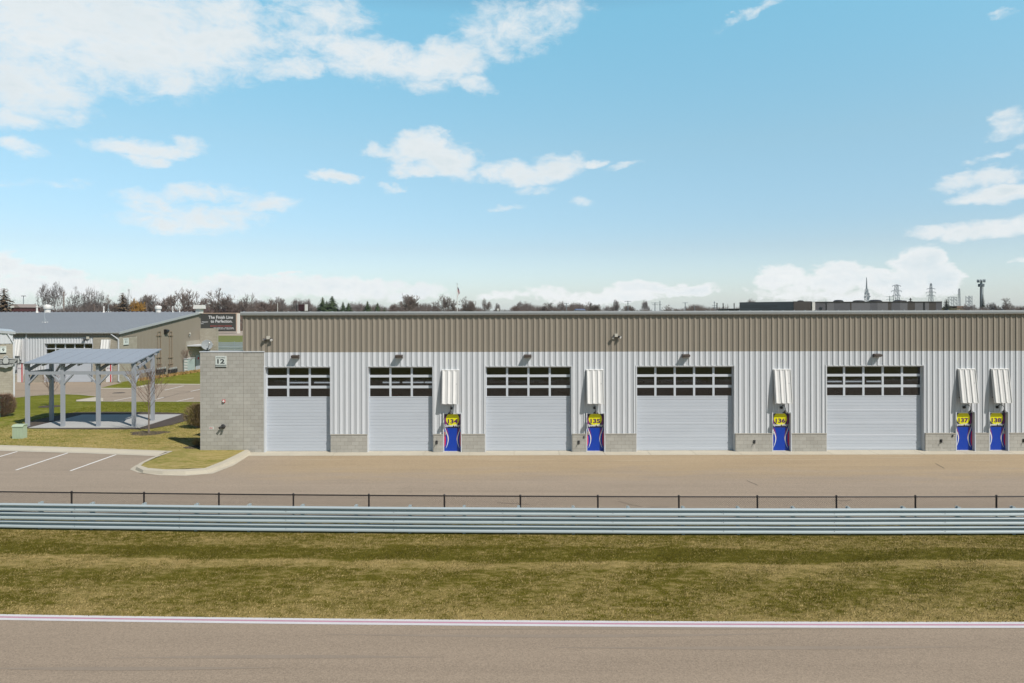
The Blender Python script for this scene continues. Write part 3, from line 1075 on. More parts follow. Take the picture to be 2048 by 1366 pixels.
def overhead_door(a, b, n, parent, y, top, rows, pan_mat, bottom=0.02, bar=0.115):
    """sectional door: ribbed panels below, three rows of panes above"""
    low = rows[-1][0] - 0.055
    pm = MB()
    z = bottom
    pitch = (low - bottom) / 17.0
    P = []
    for k in range(17):
        g = 0.012 if k % 4 else 0.034
        P += [(z, 0.012), (z + g, 0.0), (z + pitch - g * 0.5, 0.0), (z + pitch, 0.012)]
        z += pitch
    i = len(pm.v)
    for zz, o in P:
        pm.v += [(a, y + o, zz), (b, y + o, zz)]
    for k in range(len(P) - 1):
        pm.f.append((i + 2 * k, i + 2 * k + 1, i + 2 * k + 3, i + 2 * k + 2))
    pm.box(a, b, y + 0.03, y + 0.06, bottom, low)
    d = pm.build('garage_door', pan_mat, parent)
    fm = MB()
    edges = [low] + [e for lo_, hi_ in reversed(rows) for e in (lo_, hi_)] + [top]
    for k in range(0, len(edges), 2):
        fm.box(a, b, y - 0.012, y + 0.05, edges[k] if k else low + 0.004, edges[k + 1])
    w = (b - a - 0.1 + bar) / n
    for lo_, hi_ in rows:
        fm.box(a, a + 0.05, y - 0.010, y + 0.05, lo_, hi_)
        fm.box(b - 0.05, b, y - 0.010, y + 0.05, lo_, hi_)
        for k in range(1, n):
            c = a + 0.05 + k * w - bar
            fm.box(c, c + bar, y - 0.010, y + 0.05, lo_, hi_)
    fm.build('window_frame', M_alu, d)
    for lo_, hi_ in rows:
        for k in range(n):
            c = a + 0.05 + k * w
            MB().box(c, c + w - bar, y + 0.02, y + 0.03, lo_, hi_).build('window_pane', M_glass, d)
    return d


for a, b, n in GDOORS:
    overhead_door(PX(a), PX(b), n, bld, Y0 + 0.20, GTOP, ROWS, M_door)


M_room = mat('bay_wall', (.30, .29, .27), .9, 0, .2, .5)
M_lamp_on = mat('lit_tube', (0.9, 0.9, 0.9), 0.4)
_b = M_lamp_on.node_tree.nodes['Principled BSDF']
_b.inputs['Emission Color'].default_value = (.92, .97, 1.0, 1)
_b.inputs['Emission Strength'].default_value = 1.1
rr_ = random.Random(5)
for k, (a, b, n) in enumerate(GDOORS):
    a, b = PX(a) - .9, PX(b) + .9
    y0, y1 = Y0 + .40, Y0 + 8.0
    m = MB()
    m.quad((a, y1, 0), (b, y1, 0), (b, y1, 5.0), (a, y1, 5.0))
    m.quad((a, y0, 0.01), (b, y0, 0.01), (b, y1, 0.01), (a, y1, 0.01))
    m.quad((a, y0, 5.0), (b, y0, 5.0), (b, y1, 5.0), (a, y1, 5.0))
    m.quad((a, y0, 0), (a, y1, 0), (a, y1, 5.0), (a, y0, 5.0))
    m.quad((b, y0, 0), (b, y1, 0), (b, y1, 5.0), (b, y0, 5.0))
    m.build('interior_room', M_room, bld)
    # white rail with gaps hung across the bay, a cabinet and a rack against the back
    zz, yy = 3.42, Y0 + 3.6
    x = a + 1.0
    while x < b - 1.6:
        w_ = rr_.uniform(.8, 1.6)
        MB().box(x, x + w_, yy, yy + .14, zz, zz + .07).build('ceiling_lamp', M_lamp_on if k in (0, 1, 4) else M_lens2, bld)
        x += w_ + rr_.uniform(.08, .3)
    for q in range(3):
        x = rr_.uniform(a + .3, b - 1.6)
        w_ = rr_.uniform(.6, 1.5)
        m = MB().box(x, x + w_, y1 - .7, y1 - .1, 0.02, rr_.uniform(1.2, 2.4))
        m.build('cabinet', [M_conc, M_dark, M_red][q], bld)


def ribbon(mb, pts, y):
    """pts: (x, z, half width)"""
    L, R = [], []
    for i, (x, z, w) in enumerate(pts):
        p, q = pts[max(i - 1, 0)], pts[min(i + 1, len(pts) - 1)]
        dx, dz = q[0] - p[0], q[1] - p[1]
        l = math.hypot(dx, dz)
        L.append((x - dz / l * w, y, z + dx / l * w))
        R.append((x + dz / l * w, y, z - dx / l * w))
    for i in range(len(pts) - 1):
        mb.quad(L[i], L[i + 1], R[i + 1], R[i])


def curve(ctrl, n=14):
    """smooth curve through (x, z, w) control points"""
    c = np.array(ctrl, float)
    t = np.arange(len(c))
    k = np.polyfit(t, c, len(c) - 1)
    s = np.linspace(0, len(c) - 1, n)
    return [tuple(np.polyval(k[:, j], q) for j in range(3)) for q in s]


def entry_door(a, b, num, hand):
    x0, x1 = PX(a) + 0.01, PX(b) - 0.01
    y = Y0 + 0.10
    cx, hw = (x0 + x1) / 2, (x1 - x0) / 2
    d = MB().box(x0, x1, y, y + 0.05, 0.03, DTOP - 0.01).build('door', M_blue, bld)
    d['label'] = 'blue racing-style door numbered ' + num
    # printed wrap, as thin layers
    up_ = MB()
    up_.poly([(x0, y - .002, 1.30), (x1, y - .002, 1.30), (x1, y - .002, DTOP - .012), (x0, y - .002, DTOP - .012)])
    up_.build('top_panel', M_navy, d)
    s = hw / 0.465
    for sg in (-1, 1):
        m = MB()
        ribbon(m, curve([(cx + sg * .44 * s, 2.05, .012), (cx + sg * .40 * s, 1.72, .035), (cx + sg * .375 * s, 1.48, .045)], 8), y - .004)
        m.build('magenta_stripe', M_magenta, d)
        m = MB()
        ribbon(m, curve([(cx + sg * .355 * s, 1.27, .034), (cx + sg * .27 * s, 0.95, .032), (cx + sg * .215 * s, 0.66, .008)], 10), y - .004)
        m.build('magenta_stripe', M_magenta, d)
        m = MB()
        E = cx + sg * hw
        c_ = curve([(cx + sg * .425 * s, 1.06, 0), (cx + sg * .385 * s, .62, 0), (cx + sg * .435 * s, .30, 0)], 9)
        P = [(E, y - .003, 1.12)] + [(max(min(q[0], x1), x0), y - .003, q[1]) for q in c_] + [(E, y - .003, .26)]
        m.poly(P if sg < 0 else P[::-1])
        m.build('crimson_stripe', M_crimson, d)
        m = MB()
        ribbon(m, curve([(cx + sg * .445 * s, 1.52, .008), (cx + sg * .36 * s, 1.10, .020), (cx + sg * .255 * s, .74, .024), (cx + sg * .38 * s, .20, .006)], 18), y - .006)
        m.build('white_stripe', M_lwhite, d)
    m = MB()
    cz, r = 1.80, 0.366
    P = []
    for k in range(48):
        t = 2 * math.pi * k / 48
        P.append((cx + r * math.cos(t), y - .008, min(cz + r * math.sin(t), DTOP - .02)))
    m.poly(P)
    m.build('number_disc', M_yellow, d)
    add_text(MB(), num, (cx, y - .011, 1.68), w=0.54, h=0.25, bold=0.042).build('door_number', M_purple, d)
    add_text(MB(), 'Speed Way', (cx, y - .011, 1.43), w=0.82, h=0.165, bold=0.03, shear=0.15).build('lettering', M_lwhite, d)
    hx = x0 + 0.07 if not hand else x1 - 0.07
    hm = MB()
    hm.box(hx - .035, hx + .035, y - .02, y, .92, 1.12)
    hm.tube([(hx, y - .02, 1.0), (hx, y - .08, 1.0)], .016)
    hm.tube([(hx, y - .075, 1.0), (hx + (.10 if not hand else -.10), y - .075, .99)], .013)
    hm.build('handle', M_chrome, d)
    MB().box(x0 - 0.01, x1 + 0.01, y - 0.02, y + 0.08, 0.022, 0.035).build('threshold', M_alu, d)


for a, b, num, hand in DOORS:
    entry_door(a, b, num, hand)
for i, (a, num) in enumerate(((1505, 0), (1878, 1))):
    pass

# awnings over the entry doors -------------------------------------
AWN = [(884.2, '134'), (1172.0, '135'), (1545.4, '136'), (1913.6, '137'), (1979.6, '138')]


def awning(x, num):
    wd = 0.93
    t = thing('door_awning', 'steep white ribbed awning above blue door %s' % num, 'awning', (x + wd / 2, Y0, 2.7), 'ribbed door awnings')
    z0, z1, o0, o1 = 2.72, 4.50, 0.36, 0.10
    def at(a, z, o):
        k = (z - z0) / (z1 - z0)
        return (a, Y0 - (o0 + (o1 - o0) * k) - o * 1.15, z)
    m = MB()
    siding(m, x, x + wd, z0, z1, at, x + 0.06, 0.29)
    m.build('ribbed_sheet', M_awn, t)
    bk = MB()
    bk.quad((x, Y0 - o0 + .012, z0), (x, Y0 - o1 + .012, z1), (x + wd, Y0 - o1 + .012, z1), (x + wd, Y0 - o0 + .012, z0))
    bk.build('back_sheet', M_trim, t)
    e = MB()
    for q in (x - .012, x + wd):
        e.hexa([(q, Y0 - o0 - .03, z0), (q + .012, Y0 - o0 - .03, z0), (q + .012, Y0 - o0 + .03, z0), (q, Y0 - o0 + .03, z0),
                (q, Y0 - o1 - .03, z1), (q + .012, Y0 - o1 - .03, z1), (q + .012, Y0 - o1 + .03, z1), (q, Y0 - o1 + .03, z1)])
    e.box(x - .012, x + wd + .012, Y0 - o0 - .045, Y0 - o0 + .03, z0 - .03, z0)
    e.build('edge_trim', M_awn, t)
    tp = MB()
    tp.hexa([(x - .012, Y0 - o1 - .05, z1), (x + wd + .012, Y0 - o1 - .05, z1), (x + wd + .012, Y0 - .02, z1 + .02), (x - .012, Y0 - .02, z1 + .02),
             (x - .012, Y0 - o1 - .05, z1 + .03), (x + wd + .012, Y0 - o1 - .05, z1 + .03), (x + wd + .012, Y0 - .02, z1 + .05), (x - .012, Y0 - .02, z1 + .05)])
    tp.build('top_flashing', M_awn, t)
    for q in (x + .10, x + wd - .13):
        b = MB()
        b.beam((q, Y0 - .03, z0 + .25), (q, Y0 - o0 + .03, z0 + .22), .03, .03)
        b.beam((q, Y0 - .03, z0 + 1.05), (q, Y0 - o0 + .12, z0 + 1.05), .03, .03)
        b.build('bracket', M_dark, t)


for x, num in AWN:
    awning(PX(x), num)

# gooseneck lamps under the awnings
LAMP = [(902.7, '134'), (1188.4, '135'), (1561.6, '136'), (1926.6, '137'), (1992.6, '138')]
lamp0 = None
for px, num in LAMP:
    lab = 'black gooseneck lamp above the entry door numbered %s' % num
    if lamp0 is None:
        x, z = PX(px), 2.42
        lamp0 = thing('gooseneck_lamp', lab, 'wall lamp', (x, Y0, z), 'gooseneck door lamps')
        MB().lathe((x, Y0 - .03, z), [(.075, 0), (.075, .05), (.05, .08), (.02, .085)], 14, (0, -1, 0)).build('wall_plate', M_black, lamp0, True)
        P = [(x, Y0 - .09, z)] + [(x, Y0 - .10 - .25 * (1 - math.cos(t)), z + .17 * math.sin(t)) for t in [math.pi * k / 9 for k in range(1, 9)]] + [(x, Y0 - .6, z - .02), (x, Y0 - .6, z - .07)]
        MB().tube(P, .017, 8).build('arm', M_black, lamp0, True)
        MB().lathe((x, Y0 - .6, z - .07), [(.03, .02), (.045, 0), (.06, -.05), (.15, -.13), (.152, -.15), (.14, -.15), (.05, -.06)], 16).build('shade', M_black, lamp0, True)
    else:
        dup(lamp0, (PX(px), Y0, 2.42), lab)

# bronze wall packs above the overhead doors
WP = [(585.5, 'leftmost'), (792, 'second'), (1048.3, 'third'), (1363, 'fourth'), (1744, 'fifth')]
wl = ['bronze wall light above the garage door nearest the block end wall', 'bronze wall light above the three-pane garage door left of door 134',
      'bronze wall light above the four-pane-wide garage door', 'bronze wall light above the garage door between doors 135 and 136',
      'bronze wall light above the garage door between doors 136 and 137']
w0 = None
for (px, _), lab in zip(WP, wl):
    x, z = PX(px), 5.18
    off = 0.004 * (px - 1024) / 36.3
    if w0 is None:
        w0 = thing('wall_light', lab, 'wall light', (x, Y0, z), 'bronze wall lights')
        m = MB()
        m.prism([(x, Y0 - .02, z + .20), (x, Y0 - .36, z + .17), (x, Y0 - .37, z + .09), (x, Y0 - .12, z + .01), (x, Y0 - .02, z)][::-1], (.385, 0, 0))
        m.build('housing', M_bronze, w0)
        m = MB()
        m.quad((x + .03, Y0 - .34, z + .095), (x + .355, Y0 - .34, z + .095), (x + .355, Y0 - .14, z + .012), (x + .03, Y0 - .14, z + .012))
        m.build('lens', M_cream, w0)
    else:
        dup(w0, (x, Y0, z), lab)

# twin floodlights on the taupe siding
def floodlight(x, z, lab, aims, y=Y0, nrm=(0, -1, 0), sc=1.0, group='twin floodlights on the garage'):
    n = Vector(nrm)
    rt = Vector((-n.y, n.x, 0))
    t = thing('floodlight', lab, 'floodlight', (x, y, z), group)
    b = Vector((x, y, z)) + n * .05
    m = MB()
    c = b + n * .06
    m.beam(c - rt * .085 * sc, c + rt * .085 * sc, .13, .17 * sc)
    m.build('junction_box', M_cream, t)
    for sgn, aim in aims:
        a = Vector(aim).normalized()
        p = c + rt * (.12 * sgn * sc) + Vector((0, 0, -.06 * sc))
        h = MB().tube([c + rt * .05 * sgn + Vector((0, 0, -.03)), p], .025)
        h.lathe(p, [(.035, -.02), (.05, .02), (.085 * sc, .12 * sc), (.09 * sc, .16 * sc)], 12, a)
        hd = h.build('lamp_head', M_dark, t)
        MB().lathe(p + a * .161 * sc, [(.08 * sc, 0), (.07 * sc, .012)], 12, a).build('lens', M_lens, hd)


floodlight(PX(538), 6.33, 'twin floodlight on taupe siding near the block end wall', ((-1, (-.8, -.5, -.55)), (1, (.5, -.7, -.5))))
floodlight(PX(1231.5), 6.42, 'twin floodlight on taupe siding above and right of awning 135', ((-1, (-.5, -.6, -.7)), (1, (.6, -.6, -.4))))

# hose bibs, outlet boxes and the pipe fittings on the end wall
HB = [(873.5, 883.5, 'dark wall hydrant on the block base left of door 134'), (1156.5, 883.5, 'dark wall hydrant on the block base left of door 135'),
      (1506.5, 882.5, 'dark wall hydrant above the pale stain left of door 136'), (1878.8, 881, 'dark wall hydrant left of door 137'), (2043.5, 880, 'dark wall hydrant on the block base right of door 138')]
hb0 = None
for px, py, lab in HB:
    x, z = PX(px), H - (unroll(px, py) - HY) / 36.3
    if hb0 is None:
        hb0 = thing('wall_hydrant', lab, 'tap', (x, Y0 - .115, z), 'wall hydrants')
        m = MB().box(x - .055, x + .055, Y0 - .155, Y0 - .115, z - .09, z + .09)
        m.tube([(x, Y0 - .15, z), (x, Y0 - .22, z), (x - .02, Y0 - .25, z - .06)], .02)
        m.build('valve_box', M_dark, hb0)
        MB().lathe((x, Y0 - .16, z + .05), [(.05, 0), (.05, .015)], 10, (0, -1, 0)).build('hand_wheel', M_dark, hb0)
    else:
        dup(hb0, (x, Y0 - .115, z), lab)
for px, py, lab in ((1167.5, 872.7, 'small outlet box beside the frame of door 135'), (1902, 870.5, 'small outlet box beside the frame of door 137')):
    x, z = PX(px), H - (unroll(px, py) - HY) / 36.3
    t = thing('outlet_box', lab, 'outlet', (x, Y0 - .115, z), 'outlet boxes on the block base')
    MB().box(x - .04, x + .04, Y0 - .16, Y0 - .115, z - .05, z + .05).build('body', M_dark, t)
    MB().box(x - .005, x + .034, Y0 - .166, Y0 - .16, z - .03, z + .02).build('cover', M_chrome, t)
# mineral streak below one hydrant (a deposit on the blocks)
st = MB()
xx = PX(1506.5)
st.poly([(xx - .03, Y0 - .118, .50), (xx - .05, Y0 - .118, .18), (xx - .13, Y0 - .118, .03), (xx + .15, Y0 - .118, .03), (xx + .06, Y0 - .118, .2), (xx + .03, Y0 - .118, .5)][::-1])
xx = PX(1880)
st.poly([(xx - .02, Y0 - .118, .34), (xx - .07, Y0 - .118, .12), (xx - .2, Y0 - .118, .03), (xx + .4, Y0 - .118, .03), (xx + .3, Y0 - .118, .1), (xx + .05, Y0 - .118, .15)][::-1])
st.build('mineral_stain', mat('lime_deposit', (0.52, 0.50, 0.45), 0.9, 0, .1, 4, .1, 20), bld)

YW = Y0 - .06


def wall_pt(px, py):
    return PX(px), H - (unroll(px, py) - HY) / 36.3


x0, z1 = wall_pt(432, 712)
x1, z0 = wall_pt(454, 734.5)
t = thing('building_sign', 'white square sign reading BUILDING 12 on the block screen wall', 'sign', ((x0 + x1) / 2, YW, z0))
MB().box(x0, x1, YW - .03, YW, z0, z1).build('plate', M_sign, t)
cx = (x0 + x1) / 2
m = MB()
add_text(m, 'BUILDING', (cx, YW - .033, z1 - .085), w=.47, h=.08, bold=.01)
add_text(m, '12', (cx, YW - .033, z1 - .29), w=.40, h=.25, bold=.035)
m.build('lettering', M_ink, t)
m = MB().box(x0, x1, YW - .034, YW - .030, z0, z0 + .05)
m.box(x0, x1, YW - .034, YW - .030, z0 + .10, z0 + .14)
m.build('stripe', M_ink, t)

x, z = wall_pt(448.5, 802)
t = thing('fire_alarm', 'small red fire alarm horn on the block screen wall', 'alarm', (x, YW, z))
MB().box(x - .07, x + .07, YW - .06, YW, z - .07, z + .08).build('back_box', M_red, t)
MB().lathe((x, YW - .06, z), [(.06, 0), (.05, .03)], 12, (0, -1, 0)).build('lens', M_lens, t)
x, z = wall_pt(447, 852.5)
t = thing('pipe_connection', 'dark twin-outlet fire hose connection low on the block wall', 'pipe fitting', (x, YW, z))
MB().lathe((x, YW, z), [(.13, 0), (.13, .02), (.08, .05)], 14, (0, -1, 0)).build('wall_flange', M_dark, t)
for s_ in (-1, 1):
    MB().tube([(x, YW - .04, z), (x + .09 * s_, YW - .16, z - .02), (x + .12 * s_, YW - .24, z - .05)], .06, 10).build('outlet', M_dark, t)
x, z = wall_pt(423.5, 856)
t = thing('hose_sign', 'tiny white sign with red letters FDC beside the hose connection', 'sign', (x, YW, z))
MB().box(x - .13, x + .13, YW - .012, YW, z - .075, z + .075).build('plate', M_sign, t)
add_text(MB(), 'FDC', (x, YW - .015, z), w=.2, h=.10, bold=.02).build('lettering', M_red, t)

# satellite dish on the screen wall
dx, dz = PX(413), 5.93
t = thing('satellite_dish', 'pale grey satellite dish on top of the block screen wall', 'satellite dish', (dx, Y0 + .15, 5.585))
nrm = Vector((.42, -.82, .38)).normalized()
dc = Vector((dx, Y0 + .05, dz))
MB().lathe(dc, [(.02, -.075), (.12, -.065), (.2, -.04), (.285, 0.0), (.29, .012), (.275, .006), (.19, -.03), (.1, -.055), (.02, -.065)], 26, nrm).build('reflector', mat('dish_grey', (.30, .33, .34), .85, 0, .04, 4), t, True)
MB().tube([(dx - .05, Y0 + .16, 5.585), (dx - .05, Y0 + .16, 5.8), dc - nrm * .07], .025).build('mast', M_dark, t)
fp_ = dc + nrm * .34 + Vector((.12, 0, -.02))
MB().tube([dc + Vector((.05, -.02, -.29)), fp_], .014).build('feed_arm', M_dark, t)
MB().lathe(fp_, [(.03, -.06), (.035, 0), (.05, .05), (.05, .09)], 10, -nrm).build('receiver', M_lens, t)

# ------------------------------------------------------------------ neighbour building with the shed roof
NX1, NY0, NY1 = -43.55, 75.7, 95.4
NX0 = -112.0
ZF, ZB = zfar(NY0), zfar(NY1)
NE, NR = 5.40, 7.62                              # front eave, rear ridge
nb = thing('workshop_building', 'low grey-roofed workshop block behind the picnic shelter', 'building', (-70, NY0, ZF))
PN = lambda px: (px - 1024) / F * NY0
zN = lambda px, py: H - (unroll(px, py) - HY) / F * NY0
nz = lambda y: NE + (NR - NE) * (y - NY0) / (NY1 - NY0)
nf = lambda a, z, o: (a, NY0 - o, z)
od = (PN(89.6), PN(186), zN(140, 687))
bx0 = PN(186.5)
d1, d2 = (PN(33.5), PN(48.5)), (PN(211), PN(226))
m = MB()
zs = zN(150, 675)
siding(m, NX0, NX1, zs, NE - .1, nf)
end_at = lambda a, z, o: (NX1 + o, a, z)
siding(m, NY0 + 3.4, NY1, ZB - .3, lambda a: nz(a) - .06, end_at)
siding(m, NY0, NY0 + 3.4, 4.9, lambda a: nz(a) - .06, end_at)
m.build('upper_siding', M_brown, nb)
m = MB()
kz = ZF + .97
siding(m, NX0, d1[0], kz, zs, nf)
siding(m, d1[0], d1[1], ZF + 2.15, zs, nf)
siding(m, d1[1], od[0], kz, zs, nf)
siding(m, od[0], od[1], od[2], zs, nf)
m.build('lower_siding', M_white, nb)
m = MB()
m.box(NX0, d1[0], NY0 - .1, NY0 + .1, ZF - .2, kz)
m.box(d1[1], od[0] - .05, NY0 - .1, NY0 + .1, ZF - .2, kz)
m.box(od[1] + .05, d2[0] - .03, NY0 - .1, NY0 + .3, ZF - .2, 4.93)
m.box(d2[1] + .03, NX1 + .1, NY0 - .1, NY0 + .3, ZF - .2, 4.93)
m.box(d2[0] - .03, d2[1] + .03, NY0 - .1, NY0 + .3, ZF + 2.15, 4.93)
m.box(NX1 - .2, NX1 + .1, NY0 + .3, NY0 + 3.4, ZF - .2, 4.86)
m.build('block_corner', M_blockw, nb)
m = MB()
m.box(-43.5, -41.05, NY1 - .4, NY1, ZB - .4, 5.35)
m.box(NX1 - .1, NX1 + .12, NY1 - 4.4, NY1 - .42, ZB - .4, 3.75)
m.build('block_screen_wall', M_blockw, nb)
m = MB()
m.box(NX1 + .13, -41.6, NY1 - 4.2, NY1 - .42, 3.05, 3.2)
m.build('porch_roof', M_trim, nb)
m = MB()
m.quad((NX1, NY1, ZB - .3), (NX0, NY1, ZB - .3), (NX0, NY1, NR - .06), (NX1, NY1, NR - .06))
m.build('rear_wall', M_brown, nb)
m = MB()
m.hexa([(NX0, NY0 - .25, NE - .05), (NX1 + .2, NY0 - .25, NE - .05), (NX1 + .2, NY1 + .1, NR - .03), (NX0, NY1 + .1, NR - .03),
        (NX0, NY0 - .25, NE + .03), (NX1 + .2, NY0 - .25, NE + .03), (NX1 + .2, NY1 + .1, NR + .05), (NX0, NY1 + .1, NR + .05)])
x = NX1
while x > NX0:
    m.hexa([(x - .02, NY0 - .27, NE + .02), (x + .02, NY0 - .27, NE + .02), (x + .02, NY1 + .1, NR + .04), (x - .02, NY1 + .1, NR + .04),
            (x - .02, NY0 - .27, NE + .10), (x + .02, NY0 - .27, NE + .10), (x + .02, NY1 + .1, NR + .12), (x - .02, NY1 + .1, NR + .12)])
    x -= 0.61
m.build('roof', M_roof, nb)
m = MB()
x = NX1 - .3
while x > NX0:
    m.box(x - .21, x + .21, NY1 + .06, NY1 + .14, NR + .05, NR + .17)
    x -= 0.61
m.build('ridge_shadow_blocks', mat('ridge_shade_brown', (.06, .035, .032), .7), nb)  # dark blocks stand in for the shadows of the ridge cap
m = MB()
m.prism([(NX0, NY0 - .26 + o, NE + z) for o, z in ((0, -.06), (0, .06), (-.16, .06), (-.16, -.02), (-.10, -.12), (0, -.12))], (NX1 + .1 - NX0, 0, 0))
m.build('gutter', M_gutter, nb)
m = MB()
m.hexa([(NX1 + .2, NY0 - .42, NE - .16), (NX1 + .27, NY0 - .42, NE - .16), (NX1 + .27, NY1 + .14, NR - .16), (NX1 + .2, NY1 + .14, NR - .16),
        (NX1 + .2, NY0 - .42, NE + .11), (NX1 + .27, NY0 - .42, NE + .11), (NX1 + .27, NY1 + .14, NR + .14), (NX1 + .2, NY1 + .14, NR + .14)])
m.build('rake_trim', M_gutter, nb)
for px, kick in ((54, 0), (238.5, 1)):
    x = PN(px)
    m = MB()
    if kick:
        m.beam((x - .75, NY0 - .3, NE - .12), (x, NY0 - .16, NE - .75), .11, .09)
        m.box(x - .06, x + .06, NY0 - .2, NY0 - .11, ZF + .12, NE - .72)
        m.beam((x, NY0 - .16, ZF + .15), (x + .25, NY0 - .3, ZF + .08), .1, .09)
    else:
        m.box(x - .06, x + .06, NY0 - .16, NY0 - .06, ZF + .02, NE - .1)
    m.build('downspout', M_trim, nb)
rows = [(zN(140, 696.6), zN(140, 688.5)), (zN(140, 706.5), zN(140, 698.5)), (zN(140, 716), zN(140, 708.5))]
overhead_door(od[0] + .02, od[1] - .02, 5, nb, NY0 + .18, od[2], rows, M_door, ZF + .02, .13)
m = MB()
m.box(od[0] - .08, od[0], NY0 - .06, NY0 + .25, ZF, od[2] + .08)
m.box(od[1], od[1] + .05, NY0 - .12, NY0 + .31, ZF, od[2] + .08)
m.box(od[0], od[1], NY0 - .06, NY0 + .25, od[2], od[2] + .08)
m.build('opening_trim', M_trim, nb)
for (a, b), yy in ((d1, NY0 + .05), (d2, NY0 + .05)):
    d = MB().box(a, b, yy, yy + .06, ZF + .02, ZF + 2.15).build('door', mat('door_white', (.78, .78, .79), .5), nb)
    MB().box(a + (b - a) * .56, a + (b - a) * .72, yy - .006, yy - .001, ZF + .03, ZF + 2.14).build('red_stripe', M_red, d)
    m = MB()
    add_text(m, 'FAST LANE', (a + (b - a) * .38, yy - .004, ZF + 1.55), w=.42, h=.14, bold=.02)
    m.build('lettering', M_purple, d)
    MB().box(b - .06, b + .0, yy - .012, yy - .001, ZF + .02, ZF + 2.15).build('door_edge', M_ink, d)
# end-wall details
pe = lambda px: NX1 * F / (px - 1024)                   # depth of a point on the end wall
ze = lambda px, py: H - (unroll(px, py) - HY) / F * pe(px)
for a, b in ((314, 319.5), (337.5, 342)):
    m = MB()
    for px in (a, b):
        yy = pe(px)
        m.tube([(NX1 + .12, yy, ze(px, 742)), (NX1 + .12, yy, ze(px, 663))], .035, 6)
    ya, yb = pe(a), pe(b)
    m.tube([(NX1 + .12, ya, ze(a, 663)), (NX1 + .12, yb, ze(a, 663))], .035, 6)
    for py in (671, 715, 728):
        m.box(NX1 + .05, NX1 + .16, ya - .25, yb + .25, ze(a, py) - .03, ze(a, py) + .03)
    for k in range(5):
        yy = ya + (yb - ya + 1.2) * k / 4 - .1
        m.tube([(NX1 + .14, yy, ze(a, 728) - .15 * k), (NX1 + .14, yy, ze(a, 737))], .03, 5)
    m.build('conduit', mat('conduit_tan', (.33, .25, .17), .6), nb)
    for k in range(5):
        yy = ya - .2 + .42 * k
        mb = MB().box(NX1 + .05, NX1 + .3, yy - .16, yy + .16, ze(a, 746), ze(a, 739))
        mb.build('meter_box', M_dark, nb)
        MB().lathe((NX1 + .2, yy, ze(a, 738)), [(.1, -.1), (.12, 0), (.12, .12), (.05, .16)], 10).build('gas_meter', mat('meter_grey', (.36, .38, .36), .6), nb)
floodlight(NX1, ze(378, 667), 'small pale floodlight on the end wall of the workshop', ((-1, (.5, -.5, -.7)),), pe(378), (1, 0, 0), 1.5, 'workshop wall lamps')
t = thing('wall_lamp', 'dark hooded lamp high on the workshop end wall', 'wall lamp', (NX1, pe(329.5), ze(329.5, 663)), 'workshop wall lamps')
yy, zz = pe(329.5), ze(329.5, 663)
MB().prism([(NX1 + .04, yy - .3, zz + .28), (NX1 + .42, yy - .3, zz + .2), (NX1 + .45, yy - .3, zz + .02), (NX1 + .2, yy - .3, zz - .28), (NX1 + .04, yy - .3, zz - .3)], (0, .6, 0)).build('housing', M_black, t)
MB().box(NX1 + .02, NX1 + .1, yy - .2, yy + .2, zz - .38, zz - .3).build('mount', M_black, t)
floodlight(PN(177), zN(177, 675), 'white floodlight on the corner above the workshop overhead door', ((-1, (-.7, -.5, -.5)),), NY0, (0, -1, 0), 1.8, 'workshop wall lamps')
# grey door with a red notice and the cabinet in front
ya, yb = pe(389.5), pe(400.2)
d = MB().box(NX1 + .12, NX1 + .17, ya, yb - .3, ZB, ze(395, 709.5)).build('door', mat('door_grey', (.52, .56, .62), .5), nb)
MB().box(NX1 + .17, NX1 + .18, (ya + yb) / 2 - .35, (ya + yb) / 2 + .1, ze(395, 718.5) - .0, ze(395, 714)).build('red_notice', M_red, d)
ca = pe(372)
t = thing('meter_cabinet', 'pale green meter cabinet against the workshop end wall', 'cabinet', (NX1 + 1, ca, zfar(ca)))
MB().box(NX1 + .2, NX1 + .75, ca - 1.1, ca + .9, zfar(ca), zfar(ca) + 1.75).build('body', mat('cabinet_green', (.47, .56, .53), .5, 0, .06, 2), t)
m = MB()
for k in range(4):
    m.box(NX1 + .3, NX1 + .7, ca - 1.14, ca - 1.101, zfar(ca) + .25 + .38 * k, zfar(ca) + .40 + .38 * k)
m.build('label_plate', M_lens, t)
MB().box(NX1 + .15, NX1 + .80, ca - 1.15, ca + .95, zfar(ca) + 1.75, zfar(ca) + 1.80).build('lid', M_trim, t)
# its awnings
for px0, px1, py0, py1, lab, up_z in ((29, 46.5, 679, 712, 'white ribbed awning over the red-striped door beside the downspout', 0), (205, 222.5, 679, 712, 'white ribbed awning on the tan block corner of the workshop', 0)):
    xa, xb = PN(px0), PN(px1)
    za, zb = zN(px0, py1) + .05, zN(px0, py0)
    t = thing('door_awning', lab, 'awning', ((xa + xb) / 2, NY0, za), 'workshop door awnings')
    def at2(a, z, o, za=za, zb=zb):
        k = (z - za) / (zb - za)
        return (a, NY0 - .1 - (.42 - .30 * k) - o, z)
    m = MB()
    siding(m, xa, xb, za, zb, at2, xa + .05, .31)
    m.build('ribbed_sheet', M_awn, t)
    m = MB()
    for q in (xa, xb):
        m.prism([(q, NY0 - .12, zb), (q, NY0 - .22, zb), (q, NY0 - .52, za), (q, NY0 - .45, za)], (.02, 0, 0))
    m.build('edge_trim', M_awn, t)
# two gooseneck lamps for those doors
for (a, b), lab in ((d1, 'black gooseneck lamp over the left red-striped workshop door'), (d2, 'black gooseneck lamp over the red-striped door in the block corner')):
    dup(lamp0, ((a + b) / 2 + .1, NY0 - .1, ZF + 2.45), lab, 'workshop gooseneck lamps')
